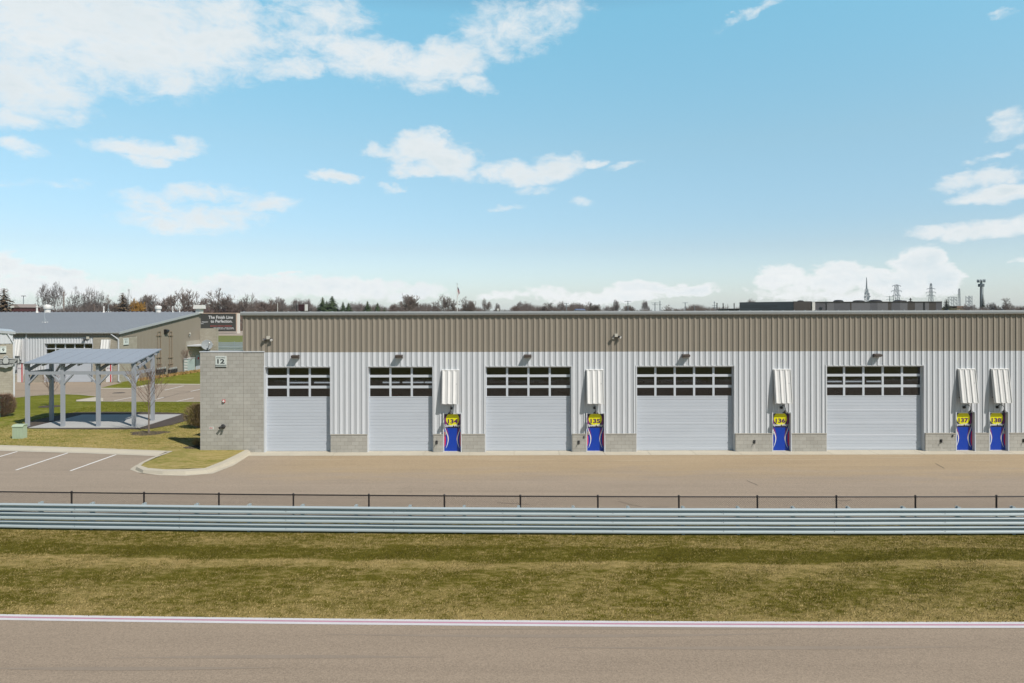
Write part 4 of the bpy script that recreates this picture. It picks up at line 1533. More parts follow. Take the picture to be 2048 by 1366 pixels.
# roof vents
VENT = mat('vent_white', (.80, .79, .75), .5)
def mushroom(px, py0, py1, wpx, lab, y=NY1 - .5, square=False):
    c = W(px, py1, y)
    top = W(px, py0, y).z
    s_ = y / F
    hw = wpx * s_ / 2
    t = thing('roof_vent', lab, 'roof vent', (c.x, c.y, nz(y)), 'white vents on the workshop ridge')
    hh = top - nz(y)
    z_ = nz(y) - .1
    if square:
        MB().box(c.x - hw * .6, c.x + hw * .6, y - hw * .6, y + hw * .6, z_, z_ + .1 + hh * .6).build('neck', VENT, t)
        MB().hexa([(c.x - hw, y - hw, z_ + .1 + hh * .5), (c.x + hw, y - hw, z_ + .1 + hh * .5), (c.x + hw, y + hw, z_ + .1 + hh * .5), (c.x - hw, y + hw, z_ + .1 + hh * .5),
                   (c.x - hw * .9, y - hw * .9, z_ + .1 + hh), (c.x + hw * .9, y - hw * .9, z_ + .1 + hh), (c.x + hw * .9, y + hw * .9, z_ + .1 + hh), (c.x - hw * .9, y + hw * .9, z_ + .1 + hh)]).build('cap', VENT, t)
    else:
        MB().lathe((c.x, y, z_), [(hw * .75, 0), (hw * .75, .1 + hh * .55)], 16).build('neck', VENT, t)
        MB().lathe((c.x, y, z_ + .1), [(hw, hh * .5), (hw, hh * .75), (hw * .8, hh * .92), (hw * .3, hh)], 18).build('cap', VENT, t)
mushroom(95, 609, 620.5, 15, 'large white mushroom vent left of the utility pole')
mushroom(316.5, 611, 620.5, 13, 'white mushroom vent beside the two thin roof pipes')
mushroom(399, 610, 621, 18, 'square white vent at the right end of the ridge', square=True)
for px, py, w_, lab in ((74, 612, 6, 'squat white pipe cap at the left of the ridge'), (207.5, 613, 4.5, 'thin white roof pipe beside the roof mast'), (345.5, 612.5, 3.2, 'left one of two thin white roof pipes'), (359.3, 612.8, 3.0, 'right one of two thin white roof pipes')):
    y = NY1 - .4
    c = W(px, py, y)
    hw = w_ * y / F / 2
    t = thing('roof_pipe', lab, 'roof pipe', (c.x, y, NR), 'white pipes on the workshop ridge')
    MB().lathe((c.x, y, NR - .1), [(hw * 1.3, 0), (hw * .6, .25), (hw * .5, c.z - NR - .05)], 10).build('pipe', VENT, t)
    MB().lathe((c.x, y, c.z - .16), [(hw * .7, 0), (hw * .7, .16), (hw * .2, .2)], 10).build('cap', VENT, t)
for px, py, top, lab in ((89, 646, 622, 'thin guyed mast low on the grey roof'), (216.5, 624.5, 607, 'thin guyed mast at the roof ridge')):
    # on the roof plane
    best = min((abs(unroll(px, py) - (HY + (H - nz(y)) * F / y)), y) for y in [NY0 + .05 * k for k in range(390)])[1]
    c = W(px, py, best)
    tz = W(px, top, best).z
    t = thing('roof_mast', lab, 'mast', (c.x, best, c.z), 'thin masts on the workshop roof')
    MB().tube([(c.x, best, c.z), (c.x, best, tz)], .022, 6).build('pole', M_galv, t)
    for k in (-1, 0, 1):
        q = Vector((c.x + .3 * k, best + .1, nz(best + .1) + .03))
        leg = MB().tube([(c.x, best, c.z + .6), q], .016, 5).build('strut', M_galv, t)
        MB().lathe(q, [(.09, 0), (.06, .1)], 8).build('boot', VENT, leg)
# its number sign
x, z = NX1 + .1, zN(250, 683)
yy = NX1 * F / (250 - 1024)
z = H - (unroll(250, 683) - HY) / F * yy
t = thing('building_sign', 'small white number sign on the tan block corner of the workshop', 'sign', (x, yy, z), 'building number signs')
MB().box(x, x + .03, yy - .52, yy + .52, z - .36, z + .36).build('plate', M_sign, t)
m = MB()
add_text(m, '11', (x + .034, yy, z - .02), Vector((0, 1, 0)), w=.36, h=.3, bold=.02)
add_text(m, 'BUILDING', (x + .034, yy, z + .26), Vector((0, 1, 0)), w=.7, h=.1, bold=.01)
m.build('lettering', M_ink, t)
MB().box(x, x + .034, yy - .52, yy + .52, z - .44, z - .36).build('stripe', M_ink, t)

# ------------------------------------------------------------------ corner of building at the left edge
c9 = GF(25.5, 795)
th = math.radians(38)
b9 = thing('block_building', 'corner of a tan block building at the left edge behind a bush', 'building', (c9.x, c9.y, c9.z))
ox, oy, oz = c9
zc = H - (unroll(22, 667.5) - HY) / F * c9.y            # low corner of the sloping rake
zw = H - (unroll(22, 687) - HY) / F * c9.y              # block up to here
rk = lambda a: zc + (ox - a) * 0.11
m = MB().box(ox - 12, ox, oy, oy + .3, oz - .3, zw)
m.box(ox - .3, ox, oy + .3, oy + 10, oz - .3, zw)
m.build('block_wall', M_blockw, b9)
m = MB()
siding(m, ox - 12, ox, zw, rk, lambda a, z, o: (a, oy - o, z))
siding(m, oy, oy + 10, zw, zc, lambda a, z, o: (ox + o, a, z))
m.build('siding', M_white, b9)
m = MB()
m.hexa([(ox - 12, oy - .15, rk(ox - 12) - .02), (ox + .2, oy - .15, zc - .04), (ox + .2, oy + 10, zc - .04), (ox - 12, oy + 10, rk(ox - 12) - .02),
        (ox - 12, oy - .15, rk(ox - 12) + .2), (ox + .2, oy - .15, zc + .18), (ox + .2, oy + 10, zc + .18), (ox - 12, oy + 10, rk(ox - 12) + .2)])
m.build('roof', M_gutter, b9)
m = MB().box(ox + .02, ox + .14, oy - .14, oy - .02, oz, zw)
m.beam((ox - .35, oy - .1, zc), (ox + .08, oy - .08, zw), .11, .09)
m.build('downspout', M_trim, b9)
b9.rotation_euler = (0, 0, th)
R9 = Matrix.Rotation(th, 3, 'Z')
def on9(px, py):
    """point on the rotated front wall"""
    r = Vector(((px - 1024) / F, 1, -(unroll(px, py) - HY) / F))
    n = R9 @ Vector((0, -1, 0))
    o = Vector((0, 0, H))
    k = (Vector((ox, oy, oz)) - o).dot(n) / r.dot(n)
    return o + r * k, n, R9 @ Vector((1, 0, 0))
p, n9, r9 = on9(6.2, 699)
q = n9.cross(r9)
UP = Vector((0, 0, 1))
t = thing('building_sign', 'white sign with the number 9 on the wall at the left edge', 'sign', p, 'building number signs')
c = p + n9 * .03
MB().prism([c - r9 * .22 - UP * .28, c + r9 * .22 - UP * .28, c + r9 * .22 + UP * .28, c - r9 * .22 + UP * .28], n9 * .02).build('plate', M_sign, t)
m = MB()
add_text(m, '9', c + n9 * .024 - UP * .03, r9, h=.28, bold=.02)
add_text(m, 'BUILDING', c + n9 * .024 + UP * .21, r9, w=.36, h=.07, bold=.01)
m.build('lettering', M_ink, t)
MB().prism([c - r9 * .22 - UP * .37, c + r9 * .22 - UP * .37, c + r9 * .22 - UP * .30, c - r9 * .22 - UP * .30], n9 * .022).build('stripe', M_ink, t)
p, n9, r9 = on9(11, 723.5)
t = thing('wall_emblem', 'silver winged shield emblem mounted on the wall at the left edge', 'emblem', p)
c = p + n9 * .30
half = [(0, .58), (.16, .50), (.20, .34), (.95, .26), (.97, -.12), (.55, -.22), (.45, -.42), (.18, -.46), (0, -.56)]
sh = [(a * 1.0, b) for a, b in half] + [(-a, b) for a, b in half[-2:0:-1]]
MB().prism([c + r9 * a + UP * b for a, b in sh[::-1]], n9 * .06).build('backing', mat('emblem_silver', (.60, .61, .60), .4, .3), t)
MB().prism([c + r9 * a * .90 + UP * (b * .82) + n9 * .062 for a, b in sh[::-1]], n9 * .004).build('field', mat('emblem_dark', (.06, .065, .065), .5), t)
sh2 = [(0, .44), (.14, .34), (.22, .05), (.14, -.14), (-.14, -.14), (-.22, .05), (-.14, .34)]
MB().prism([c + r9 * a + UP * b + n9 * .068 for a, b in sh2[::-1]], n9 * .012).build('shield', MATS['emblem_silver'], t)
for s_ in (-1, 1):
    m = MB()
    for k in range(3):
        zz = .16 - .11 * k
        m.prism([c + r9 * (s_ * a) + UP * b + n9 * .068 for a, b in ((.26, zz), (.82 - .08 * k, zz + .02), (.78 - .08 * k, zz - .05), (.26, zz - .06))], n9 * .008)
    m.build('wing', MATS['emblem_silver'], t)
m = MB()
m.prism([c + r9 * a + UP * b + n9 * .068 for a, b in ((-.42, -.22), (0, -.30), (.42, -.22), (.38, -.34), (0, -.43), (-.38, -.34))], n9 * .008)
m.build('banner', MATS['emblem_silver'], t)
for s_ in (-1, 1):
    MB().beam(p + r9 * (.1 * s_) + n9 * .02, c + r9 * (.1 * s_), .05, .05).build('standoff', M_dark, t)

# ------------------------------------------------------------------ picnic shelter
SF, SB = 45.05, 47.4
ZL = 0.15
kind(MB().box(-31.62, -24.35, 44.6, 50.2, 0.0, ZL + .05).build('concrete_pad', M_slab))
mu = MB()
outl = [tuple(G(px, py, ZL).xy) for px, py in ((50, 857), (160, 858.5), (275, 858.8), (305, 857), (345, 850), (374, 842), (378, 832), (362, 826.5), (320, 824.8), (200, 824), (150, 825), (100, 834), (60, 843), (48, 850))]
outl2 = []
for (a, b), (c_, d_) in zip(outl, outl[1:] + outl[:1]):
    for k in range(4):
        t_ = k / 4
        outl2.append((a + (c_ - a) * t_ + rnd.uniform(-.08, .08), b + (d_ - b) * t_ + rnd.uniform(-.07, .07)))
mu.poly([(a, b, ZL + .02) for a, b in outl2])
kind(mu.build('mulch_bed', M_mulch))
sh = thing('picnic_shelter', 'open blue-grey timber picnic shelter with a single-slope roof', 'shelter', (-28.3, 46.2, ZL))
RY0, RY1 = 44.7, 48.3
zr = lambda y: 4.41 + (5.11 - 4.41) * (y - RY0) / (RY1 - RY0)
PW = .20
posts_f = [G(p, 852.6, .2).x for p in (56, 126, 196.4, 267)]
for x in posts_f:
    MB().box(x - PW / 2, x + PW / 2, SF - PW / 2, SF + PW / 2, ZL + .05, zr(SF) - .17).build('post', M_timber, sh)
for x in (posts_f[0], posts_f[-1]):
    MB().box(x - PW / 2, x + PW / 2, SB - PW / 2, SB + PW / 2, ZL + .05, zr(SB) - .17).build('post', M_timber, sh)
xa, xb = posts_f[0], posts_f[-1]
for a, b in zip(posts_f, posts_f[1:]):
    MB().box(a + PW / 2, b - PW / 2, SF - .06, SF + .06, 3.62, 3.83).build('beam', M_timber, sh)
MB().box(xa + PW / 2, xb - PW / 2, SB - .06, SB + .06, 4.50, 4.72).build('beam', M_timber, sh)
for x in posts_f[1:-1]:
    MB().beam((x, SF + PW * .5, 3.91), (x, SB, 4.62), .10, .20).build('tie_beam', M_timber, sh)
for x in (xa, xb):
    MB().box(x - .06, x + .06, SF + PW / 2, SB - PW / 2, 3.62, 3.82).build('beam', M_timber, sh)
    MB().beam((x, RY0 + .08, zr(RY0 + .08) - .13), (x, RY1 - .08, zr(RY1 - .08) - .13), .09, .20).build('rafter', M_timber, sh)
    MB().beam((x, SF + PW * .5, 3.91), (x, SB - PW * .5, 4.62), .10, .20).build('tie_beam', M_timber, sh)
for x in posts_f[1:-1] + [xa + (posts_f[1] - xa) * .5, (posts_f[1] + posts_f[2]) / 2, (posts_f[2] + xb) / 2]:
    MB().beam((x, RY0 + .08, zr(RY0 + .08) - .13), (x, RY1 - .08, zr(RY1 - .08) - .13), .09, .18).build('rafter', M_timber, sh)
for i, x in enumerate(posts_f):
    for s_ in (-1, 1):
        if (i == 0 and s_ < 0) or (i == 3 and s_ > 0):
            continue
        MB().beam((x + s_ * PW * .4, SF, 3.02), (x + s_ * .68, SF, 3.64), .09, .13, Vector((0, 1, 0))).build('brace', M_timber, sh)
for x in (xa, xb):
    MB().beam((x, SF + PW * .4, 3.02), (x, SF + .68, 3.64), .09, .13, Vector((1, 0, 0))).build('brace', M_timber, sh)
    MB().beam((x, SB - PW * .4, 3.05), (x, SB - .75, 3.66), .09, .13, Vector((1, 0, 0))).build('brace', M_timber, sh)
    s_ = 1 if x == xa else -1
    MB().beam((x + s_ * PW * .4, SB, 3.2), (x + s_ * .9, SB, 4.52), .09, .13, Vector((0, 1, 0))).build('brace', M_timber, sh)
for y in (45.3, 46.4, 47.4):
    MB().box(xa - .3, xb + .3, y - .05, y + .05, zr(y) - .19, zr(y) - .07).build('purlin', M_timber, sh)
m = MB()
rx0, rx1 = -31.95, -24.80
m.hexa([(rx0, RY0, zr(RY0) - .05), (rx1, RY0, zr(RY0) - .05), (rx1, RY1, zr(RY1) - .05), (rx0, RY1, zr(RY1) - .05),
        (rx0, RY0, zr(RY0) + .02), (rx1, RY0, zr(RY0) + .02), (rx1, RY1, zr(RY1) + .02), (rx0, RY1, zr(RY1) + .02)])
x = rx0 + .3
while x < rx1:
    m.beam((x, RY0, zr(RY0) + .028), (x, RY1, zr(RY1) + .028), .03, .022)
    x += .92
m.build('roof', M_proof, sh)

# utility boxes
def pad_box(px0, px1, py0, py1, lab, col, slope=True):
    a, b = G(px0, py1, .15), G(px1, py1, .15)
    w_ = b.x - a.x
    y = a.y
    top = H - (unroll(px0, py0) - HY) / F * (y + .3)
    t = thing('utility_box', lab, 'utility box', ((a.x + b.x) / 2, y + .35, .15), 'green utility boxes')
    m = MB()
    m.prism([(a.x + .02, y, .15), (a.x + .02, y + .4, .15), (a.x + .02, y + .4, top - .02), (a.x + .02, y + .12, top - .02), (a.x + .02, y + .01, top - .10)], (w_ - .04, 0, 0))
    m.build('body', col, t)
    l = MB()
    l.prism([(a.x - .01, y - .02, top - .13), (a.x - .01, y - .02, top - .09), (a.x - .01, y + .11, top + .01), (a.x - .01, y + .43, top + .01), (a.x - .01, y + .43, top - .03), (a.x - .01, y + .10, top - .03)], (w_ + .02, 0, 0))
    l.build('lid', col, t)
    m = MB()
    for k in range(1, 4):
        m.box(a.x + w_ * k / 4 - .012, a.x + w_ * k / 4 + .012, y - .012, y, .22, top - .25)
    m.build('rib', col, t)
pad_box(23, 45, 848.5, 877.5, 'pale green utility box on the lawn in front of the shelter', M_pad)
pad_box(-40, -7, 795, 836, 'darker green utility box cut off by the left edge', mat('utility_green_dark', (.20, .34, .25), .55, 0, .08, 3))

# ------------------------------------------------------------------ guardrail and chain-link fence in front
WPROF = [(.270, .0), (.262, .014), (.240, .084), (.232, .090), (.212, .090), (.204, .086), (.190, .010), (.186, .002), (.120, .002), (.113, .010),
         (.088, .082), (.080, .090), (.022, .090), (.012, .086), (.004, .060), (.002, .040)]


def w_rail(mb, xs, yf, z0, dirn=1):
    i = len(mb.v)
    n = len(WPROF)
    for x in xs:
        for z, o in WPROF:
            mb.v.append((x, yf(x) - o * dirn, z0 + z * .985))
    for a in range(len(xs) - 1):
        for k in range(n - 1):
            p_ = i + a * n + k
            mb.f.append((p_, p_ + 1, p_ + n + 1, p_ + n))


def wob(x, k):
    return .006 * math.sin(x * .9 + k) + .004 * math.sin(x * 2.3 + 2 * k)


gr = thing('guardrail', 'triple-height galvanised guardrail along the grass verge', 'guardrail', (0, rail_y(0), 0))
gxs = [-27 + .95 * k for k in range(59)]
for k in range(3):
    m = MB()
    w_rail(m, gxs, lambda x, k=k: rail_y(x) + wob(x, k), .065 + .302 * k)
    m.build('rail', M_galv, gr, True)
x = G(80, 1058).x - 4 * 1.905
while x < 25:
    y = rail_y(x)
    m = MB()
    m.box(x - .05, x + .05, y + .01, y + .025, -.1, .972)
    m.box(x - .05, x + .05, y + .14, y + .155, -.1, .972)
    m.box(x - .006, x + .006, y + .025, y + .14, -.1, .972)
    m.build('post', M_galv, gr)
    x += 1.905
m = MB()
x = gxs[0]
while x < 25:
    for k in range(3):
        for dz in (.10, .20):
            m.lathe((x, rail_y(x) - .078, .065 + .302 * k + dz), [(.012, 0), (.010, .012)], 6, (0, -1, 0))
    x += 3.81
m.build('bolts', M_dark, gr)

fe = thing('chain_link_fence', 'low dark chain-link fence just behind the guardrail', 'fence', (0, rail_y(0) + 1.1, 0))
fy = lambda x: rail_y(x) + 1.05
ZT = 1.045
m = MB()
fx = [-28 + .7 * k for k in range(81)]
m.tube([(x, fy(x), ZT) for x in fx], .024, 8)
m.build('top_rail', M_fence, fe, True)
for px in (-165, -10, 142, 287, 437, 586, 737, 888, 1040, 1195, 1357, 1514, 1672, 1830, 1992, 2150):
    x = (px - 1024) / F * 25.0
    x = (px - 1024) / F * fy(x)
    m = MB().tube([(x, fy(x), -.1), (x, fy(x), ZT + .03)], .032, 8)
    m.lathe((x, fy(x), ZT + .02), [(.04, 0), (.04, .02), (.02, .045)], 8)
    m.build('post', M_fence, fe)
m = MB()
hh = ZT - .06
x = -26.0
while x < 26:
    for s_ in (-1, 1):
        a = Vector((x, fy(x), .05))
        b = Vector((x + s_ * hh * .95, fy(x + s_ * hh * .95), ZT))
        wv = .0036
        i = len(m.v)
        m.v += [(a.x - wv, a.y, a.z), (a.x + wv, a.y, a.z), (b.x + wv, b.y, b.z), (b.x - wv, b.y, b.z)]
        m.f.append((i, i + 1, i + 2, i + 3))
    x += .062
m.build('wire_mesh', mat('fence_wire', (.045, .035, .03), .6), fe)

# ------------------------------------------------------------------ far guardrails, billboard and road in the gap at left
for nm, d_, ytop, lab in (('far', 146, 684, 'distant grey guardrail below the grass bank'), ('near', 121, 692, 'grey guardrail nearer than its twin behind the block wall')):
    z_ = W(450, ytop, d_).z
    t = thing('guardrail', lab, 'guardrail', ((450 - 1024) / F * d_, d_, -.45), 'guardrails in the gap')
    xs_ = [(300 - 1024) / F * d_ + 3 * k for k in range(13)]
    for k in range(4):
        m = MB()
        w_rail(m, xs_, lambda x, d_=d_: d_, z_ - .31 * (k + 1))
        m.build('rail', M_galv, t, True)
    for x in xs_[::2]:
        MB().box(x - .06, x + .06, d_ + .02, d_ + .18, -.7, z_ + .03).build('post', M_galv, t)
bank = MB()
bank.poly([(-170, 205, .3), (-60, 205, .3), (-60, 170, -.7), (-170, 170, -.7)][::-1])
kind(bank.build('grass_bank', mat('bank_grass', (.16, .18, .03), .9, 0, .2, .3, .2, 2)))
rd = MB()
rd.quad((-200, 205, .31), (-50, 205, .31), (-50, 245, .5), (-200, 245, .5))
kind(rd.build('access_road', mat('far_road', (.42, .35, .28), .9, 0, .1, .2)))
DB = 222.0
pb = lambda px, py: W(px, py, DB)
t = thing('billboard', 'wide black billboard reading The Finish Line to Perfection', 'billboard', (pb(430, 664).x, DB, .3))
a, b = pb(350, 663), pb(472, 627)
MB().box(a.x, b.x, DB, DB + .3, a.z, b.z).build('panel', mat('billboard_black', (.055, .055, .048), .6, 0, .1, .2), t)
m = MB()
m.box(a.x, b.x + 1.0, DB - .12, DB + .4, b.z, b.z + .22)
m.box(b.x + .02, b.x + .35, DB - .10, DB + .4, a.z, b.z)
m.build('frame', mat('billboard_frame', (.62, .46, .36), .6), t)
MB().box(b.x + .37, b.x + 1.0, DB - .13, DB + .8, a.z - 1.0, b.z).build('end_post', mat('billboard_post', (.80, .76, .68), .6), t)
m = MB()
c = pb(441.5, 634.5)
add_text(m, 'The Finish Line', (c.x, DB - .03, c.z), w=49 * DB / F, h=6.2 * DB / F, bold=.015)
c = pb(443, 642.3)
add_text(m, 'to Perfection.', (c.x, DB - .03, c.z), w=43.5 * DB / F, h=6.0 * DB / F, bold=.015)
m.build('headline', M_lwhite, t)
m = MB()
c = pb(442, 652)
add_text(m, 'RESTORATION + PROTECTION + MAINTENANCE', (c.x, DB - .03, c.z), w=43 * DB / F, h=2.0 * DB / F, bold=.02)
m.build('red_text', mat('billboard_red', (.62, .10, .09), .6), t)
m = MB()
c = pb(447, 655.6)
add_text(m, 'PAINT CORRECTION  -  CERAMIC COATING', (c.x, DB - .03, c.z), w=40 * DB / F, h=1.5 * DB / F, bold=.02)
c = pb(449, 657.8)
add_text(m, 'PAINT PROTECTION FILM  -  WINDOW TINTING', (c.x, DB - .03, c.z), w=38 * DB / F, h=1.5 * DB / F, bold=.02)
c = pb(401, 644)
add_text(m, 'FINISHING TOUCH', (c.x, DB - .03, c.z), w=30 * DB / F, h=2.2 * DB / F, bold=.02)
c = pb(403, 647)
add_text(m, 'DETAILING', (c.x, DB - .03, c.z), w=8 * DB / F, h=1.8 * DB / F, bold=.02)
m.build('small_text', M_lwhite, t)
t = thing('maroon_shed', 'low dark maroon roofed shed behind the billboard', 'shed', (pb(430, 640).x, 262, .3))
p0, p1, p2 = W(370, 623, 262), W(500, 623, 262), W(432, 616.8, 262)
M_mar = mat('maroon_roof', (.070, .030, .034), .7, 0, .1, 1)
MB().box(p0.x + 2, p1.x - 2, 262, 272, .0, p0.z).build('wall', mat('shed_wall', (.20, .14, .11), .8), t)
m = MB()
m.prism([(p0.x, 261, p0.z), (p1.x, 261, p0.z), (p2.x + 4, 266, p2.z), (p2.x - 8, 266, p2.z)], (0, 1.5, 0))
m.build('roof', M_mar, t)

# ------------------------------------------------------------------ trees
def twig_tris(v, f, a, b, r0, r1):
    """3-sided tapered limb"""
    d = b - a
    l = d.length
    if l < 1e-6:
        return
    d = d / l
    u = d.cross(Vector((0, 0, 1)) if abs(d.z) < .9 else Vector((1, 0, 0))).normalized()
    w = d.cross(u)
    i = len(v)
    for p, r in ((a, r0), (b, r1)):
        for k in range(3):
            t = 2.0944 * k
            v.append(tuple(p + u * (r * math.cos(t)) + w * (r * math.sin(t))))
    f += [(i, i + 1, i + 4, i + 3), (i + 1, i + 2, i + 5, i + 4), (i + 2, i, i + 3, i + 5)]


def bare_tree(seed, trunk=.25, spread=.75, levels=6, r0=.02, kids_=(3, 3), up_=.25, ratio=.68, twig_r=.0035, fork=.0):
    """normalised leafless tree: height 1, half-width 1 after scaling; returns (trunk MB, crown MB)"""
    r = random.Random(seed)
    T, Cn = MB(), MB()
    def grow(p, d, L, rad, lev):
        seg = 3 if lev < 3 else 2
        tgt = T if lev < 3 else Cn
        q = p
        dd = d
        mids = []
        for k in range(seg):
            dd = (dd + Vector((r.gauss(0, .16), r.gauss(0, .16), r.gauss(0, .12) + .05))).normalized()
            n = q + dd * (L / seg)
            ra, rb = rad * (1 - .35 * k / seg), rad * (1 - .35 * (k + 1) / seg)
            twig_tris(tgt.v, tgt.f, q, n, max(ra, twig_r), max(rb, twig_r * .8))
            q = n
            mids.append((q, dd))
        if lev >= levels:
            return
        nk = r.randint(*kids_)
        base = r.uniform(0, 6.28)
        for k in range(nk):
            s0, dm = mids[-1] if (k < 2 or lev == 0) else mids[r.randrange(len(mids))]
            ang = base + 6.283 * k / nk + r.uniform(-.5, .5)
            tilt = spread * r.uniform(.6, 1.25) * (.75 if k == 0 else 1)
            u = dm.cross(Vector((.3, .1, 1)) if abs(dm.z) < .95 else Vector((1, 0, 0))).normalized()
            w = dm.cross(u)
            nd = dm * math.cos(tilt) + (u * math.cos(ang) + w * math.sin(ang)) * math.sin(tilt)
            nd.z += up_ * r.uniform(.3, 1)
            grow(s0, nd.normalized(), L * ratio * r.uniform(.8, 1.2), rad * .62, lev + 1)
    grow(Vector((0, 0, 0)), Vector((r.gauss(0, .05), r.gauss(0, .05), 1)).normalized(), trunk, r0, 0)
    allv = T.v + Cn.v
    hz = sorted(p[2] for p in allv)[int(len(allv) * .998)]
    hw = sorted(math.hypot(p[0], p[1]) for p in allv)[int(len(allv) * .97)]
    for m in (T, Cn):
        m.v = [(a / hw, b / hw, c / hz) for a, b, c in m.v]
    return T, Cn


M_bark = mat('grey_bark', (.20, .16, .14), .9, 0, .2, .5)
M_twig = mat('bare_twigs', (.180, .142, .122), .9, 0, .25, .15)
M_twigr = mat('reddish_twigs', (.175, .125, .105), .9, 0, .25, .15)
M_twig_haze = mat('haze_tinted_twigs', (.235, .20, .19), .9, 0, .2, .15)  # paler twig colour with the fading of distance haze painted in
M_twigd = mat('dark_twigs', (.125, .105, .100), .9, 0, .3, .2)
M_will = mat('yellow_willow', (.36, .20, .035), .9, 0, .25, .3)
M_spruce = mat('spruce_needles', (.055, .088, .030), .85, 0, .35, .4)
M_dgreen = mat('dark_pine', (.032, .045, .020), .85, 0, .35, .4)
M_bpine = mat('brown_pine', (.15, .105, .062), .9, 0, .35, .3)

PROTO = {}


def proto_tree(kind_, k):
    key = (kind_, k)
    if key in PROTO:
        return PROTO[key]
    if kind_ == 'round':
        T, Cn = bare_tree(100 + k, .22, .62, 6, .022, (3, 4), .16, .74, .0030)
        mt = M_twig
    elif kind_ == 'fan':
        T, Cn = bare_tree(200 + k, .24, .55, 6, .026, (3, 3), .22, .78, .0036)
        mt = M_twig
    elif kind_ == 'wild':
        T, Cn = bare_tree(300 + k, .34, .80, 6, .026, (3, 3), .18, .74, .0042)
        mt = M_twigd
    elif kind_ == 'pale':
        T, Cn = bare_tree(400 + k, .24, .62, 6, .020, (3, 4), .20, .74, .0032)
        mt = M_twig_haze
    elif kind_ == 'red':
        T, Cn = bare_tree(500 + k, .20, .70, 6, .020, (3, 4), .16, .74, .0030)
        mt = M_twigr
    elif kind_ == 'willow':
        T, Cn = bare_tree(600 + k, .18, .75, 6, .02, (3, 4), .05, .78, .0075)
        mt = M_will
    PROTO[key] = (T, Cn, mt)
    return PROTO[key]


made = {}


def far_tree(kind_, k, px, ytop, d, hwpx, lab, rot, group='leafless trees on the skyline', zb=-.7):
    x = (px - 1024) / F * d
    ht = W(px, ytop, d).z - zb
    hw = hwpx * d / F * 1.12
    key = (kind_, k)
    sc = (hw, hw, ht)
    if key in made:
        dup(made[key], (x, d, zb), lab, group, sc, rot)
        return
    T, Cn, mt = proto_tree(kind_, k)
    nm = {'willow': 'willow_tree'}.get(kind_, 'bare_tree')
    t = thing(nm, lab, 'tree', (0, 0, 0), group)
    T.build('trunk', M_bark, t)
    Cn.build('crown', mt, t)
    t.location, t.scale, t.rotation_euler = (x, d, zb), sc, (0, 0, rot)
    made[key] = t


def conifer_mesh(seed, hw, ht, mt, t, layers=34, dens=20, taper=1.0, z0=.06):
    """spruce: drooping needle sprays round a trunk"""
    r = random.Random(seed)
    MB().tube([(0, 0, 0), (0, 0, ht * .97)], hw * .06, 6, .02).build('trunk', M_bark, t)
    m = MB()
    for k in range(layers):
        fz = z0 + (1 - z0) * k / layers
        R = hw * (1 - fz) ** taper * r.uniform(.8, 1.12) + .05 * hw
        n = int(dens * (1 - fz) + 6)
        a0 = r.uniform(0, 6.28)
        for q in range(n):
            a = a0 + 6.283 * q / n + r.uniform(-.2, .2)
            rr = R * r.uniform(.7, 1.1)
            z = ht * fz + r.uniform(-.01, .01) * ht
            droop = rr * r.uniform(.05, .35)
            ca, sa = math.cos(a), math.sin(a)
            for s0 in (0.25, .5, .75, 1.0):
                wv = rr * .20 * r.uniform(.6, 1.2)
                p = Vector((ca * rr * s0, sa * rr * s0, z - droop * s0 + ht * .012))
                o = Vector((ca * rr * (s0 - .3), sa * rr * (s0 - .3), z - droop * (s0 - .3) + ht * .02))
                m.poly([o + Vector((-sa * wv, ca * wv, -.02 * ht * r.random())), p + Vector((0, 0, -r.random() * .015 * ht)), o + Vector((sa * wv, -ca * wv, -.02 * ht * r.random()))])
    m.build('crown', mt, t)


spr0 = None
SPR = [(645, 594, 15, 300, 'second tallest dark green spruce, left in the skyline spruce row'), (664.5, 591.5, 18, 302, 'tallest dark green spruce of the skyline row'), (653.5, 601, 9, 312, 'narrow spruce tip between the two tallest spruces'),
       (686, 603, 10, 306, 'small spruce just right of the tallest spruce'), (697, 605, 13, 300, 'broad low spruce at the right end of the main spruce row'), (735, 601.5, 12, 296, 'dense cone-shaped spruce standing alone'),
       (755, 605, 10, 298, 'smaller cone-shaped spruce beside the lone cone spruce'), (768.5, 613, 6, 305, 'tiny spruce tip beside the reddish scrub')]
for i, (px, yt, hw, d_, lab) in enumerate(SPR):
    x = (px - 1024) / F * d_
    ht = W(px, yt, d_).z + .7
    sc = (hw * d_ / F * 2.15, hw * d_ / F * 2.15, ht)
    if i == 0:
        spr0 = thing('spruce_tree', lab, 'tree', (0, 0, 0), 'spruces on the skyline')
        conifer_mesh(5, 1.25, 1.0, M_spruce, spr0, 40, 26, .9)
        spr0.location, spr0.scale = (x, d_, -.7), sc
    else:
        dup(spr0, (x, d_, -.7), lab, 'spruces on the skyline', sc, i * 1.3)
# single dark conifers
for px, yt, hw, d_, lab, mt, nm in ((8, 576, 26, 210, 'brown-green pine cut off by the left edge of the skyline', M_bpine, 'pine_tree'), (245, 585, 20, 215, 'brownish conifer with a bare top beside the yellow willow', M_bpine, 'pine_tree'),
                                    (1893, 598, 13, 330, 'dark green round pine at the end of the charcoal warehouse', M_dgreen, 'pine_tree'), (1966, 588, 8, 380, 'slender spruce at the foot of the mobile-phone tower', M_dgreen, 'spruce_tree')):
    x = (px - 1024) / F * d_
    ht = W(px, yt, d_).z + .7
    t = thing(nm, lab, 'tree', (x, d_, -.7))
    t.location = (0, 0, 0)
    conifer_mesh(int(px), hw * d_ / F * 1.45, ht, mt, t, 34, 22, .55 if nm == 'pine_tree' else .9)
    t.location = (x, d_, -.7)

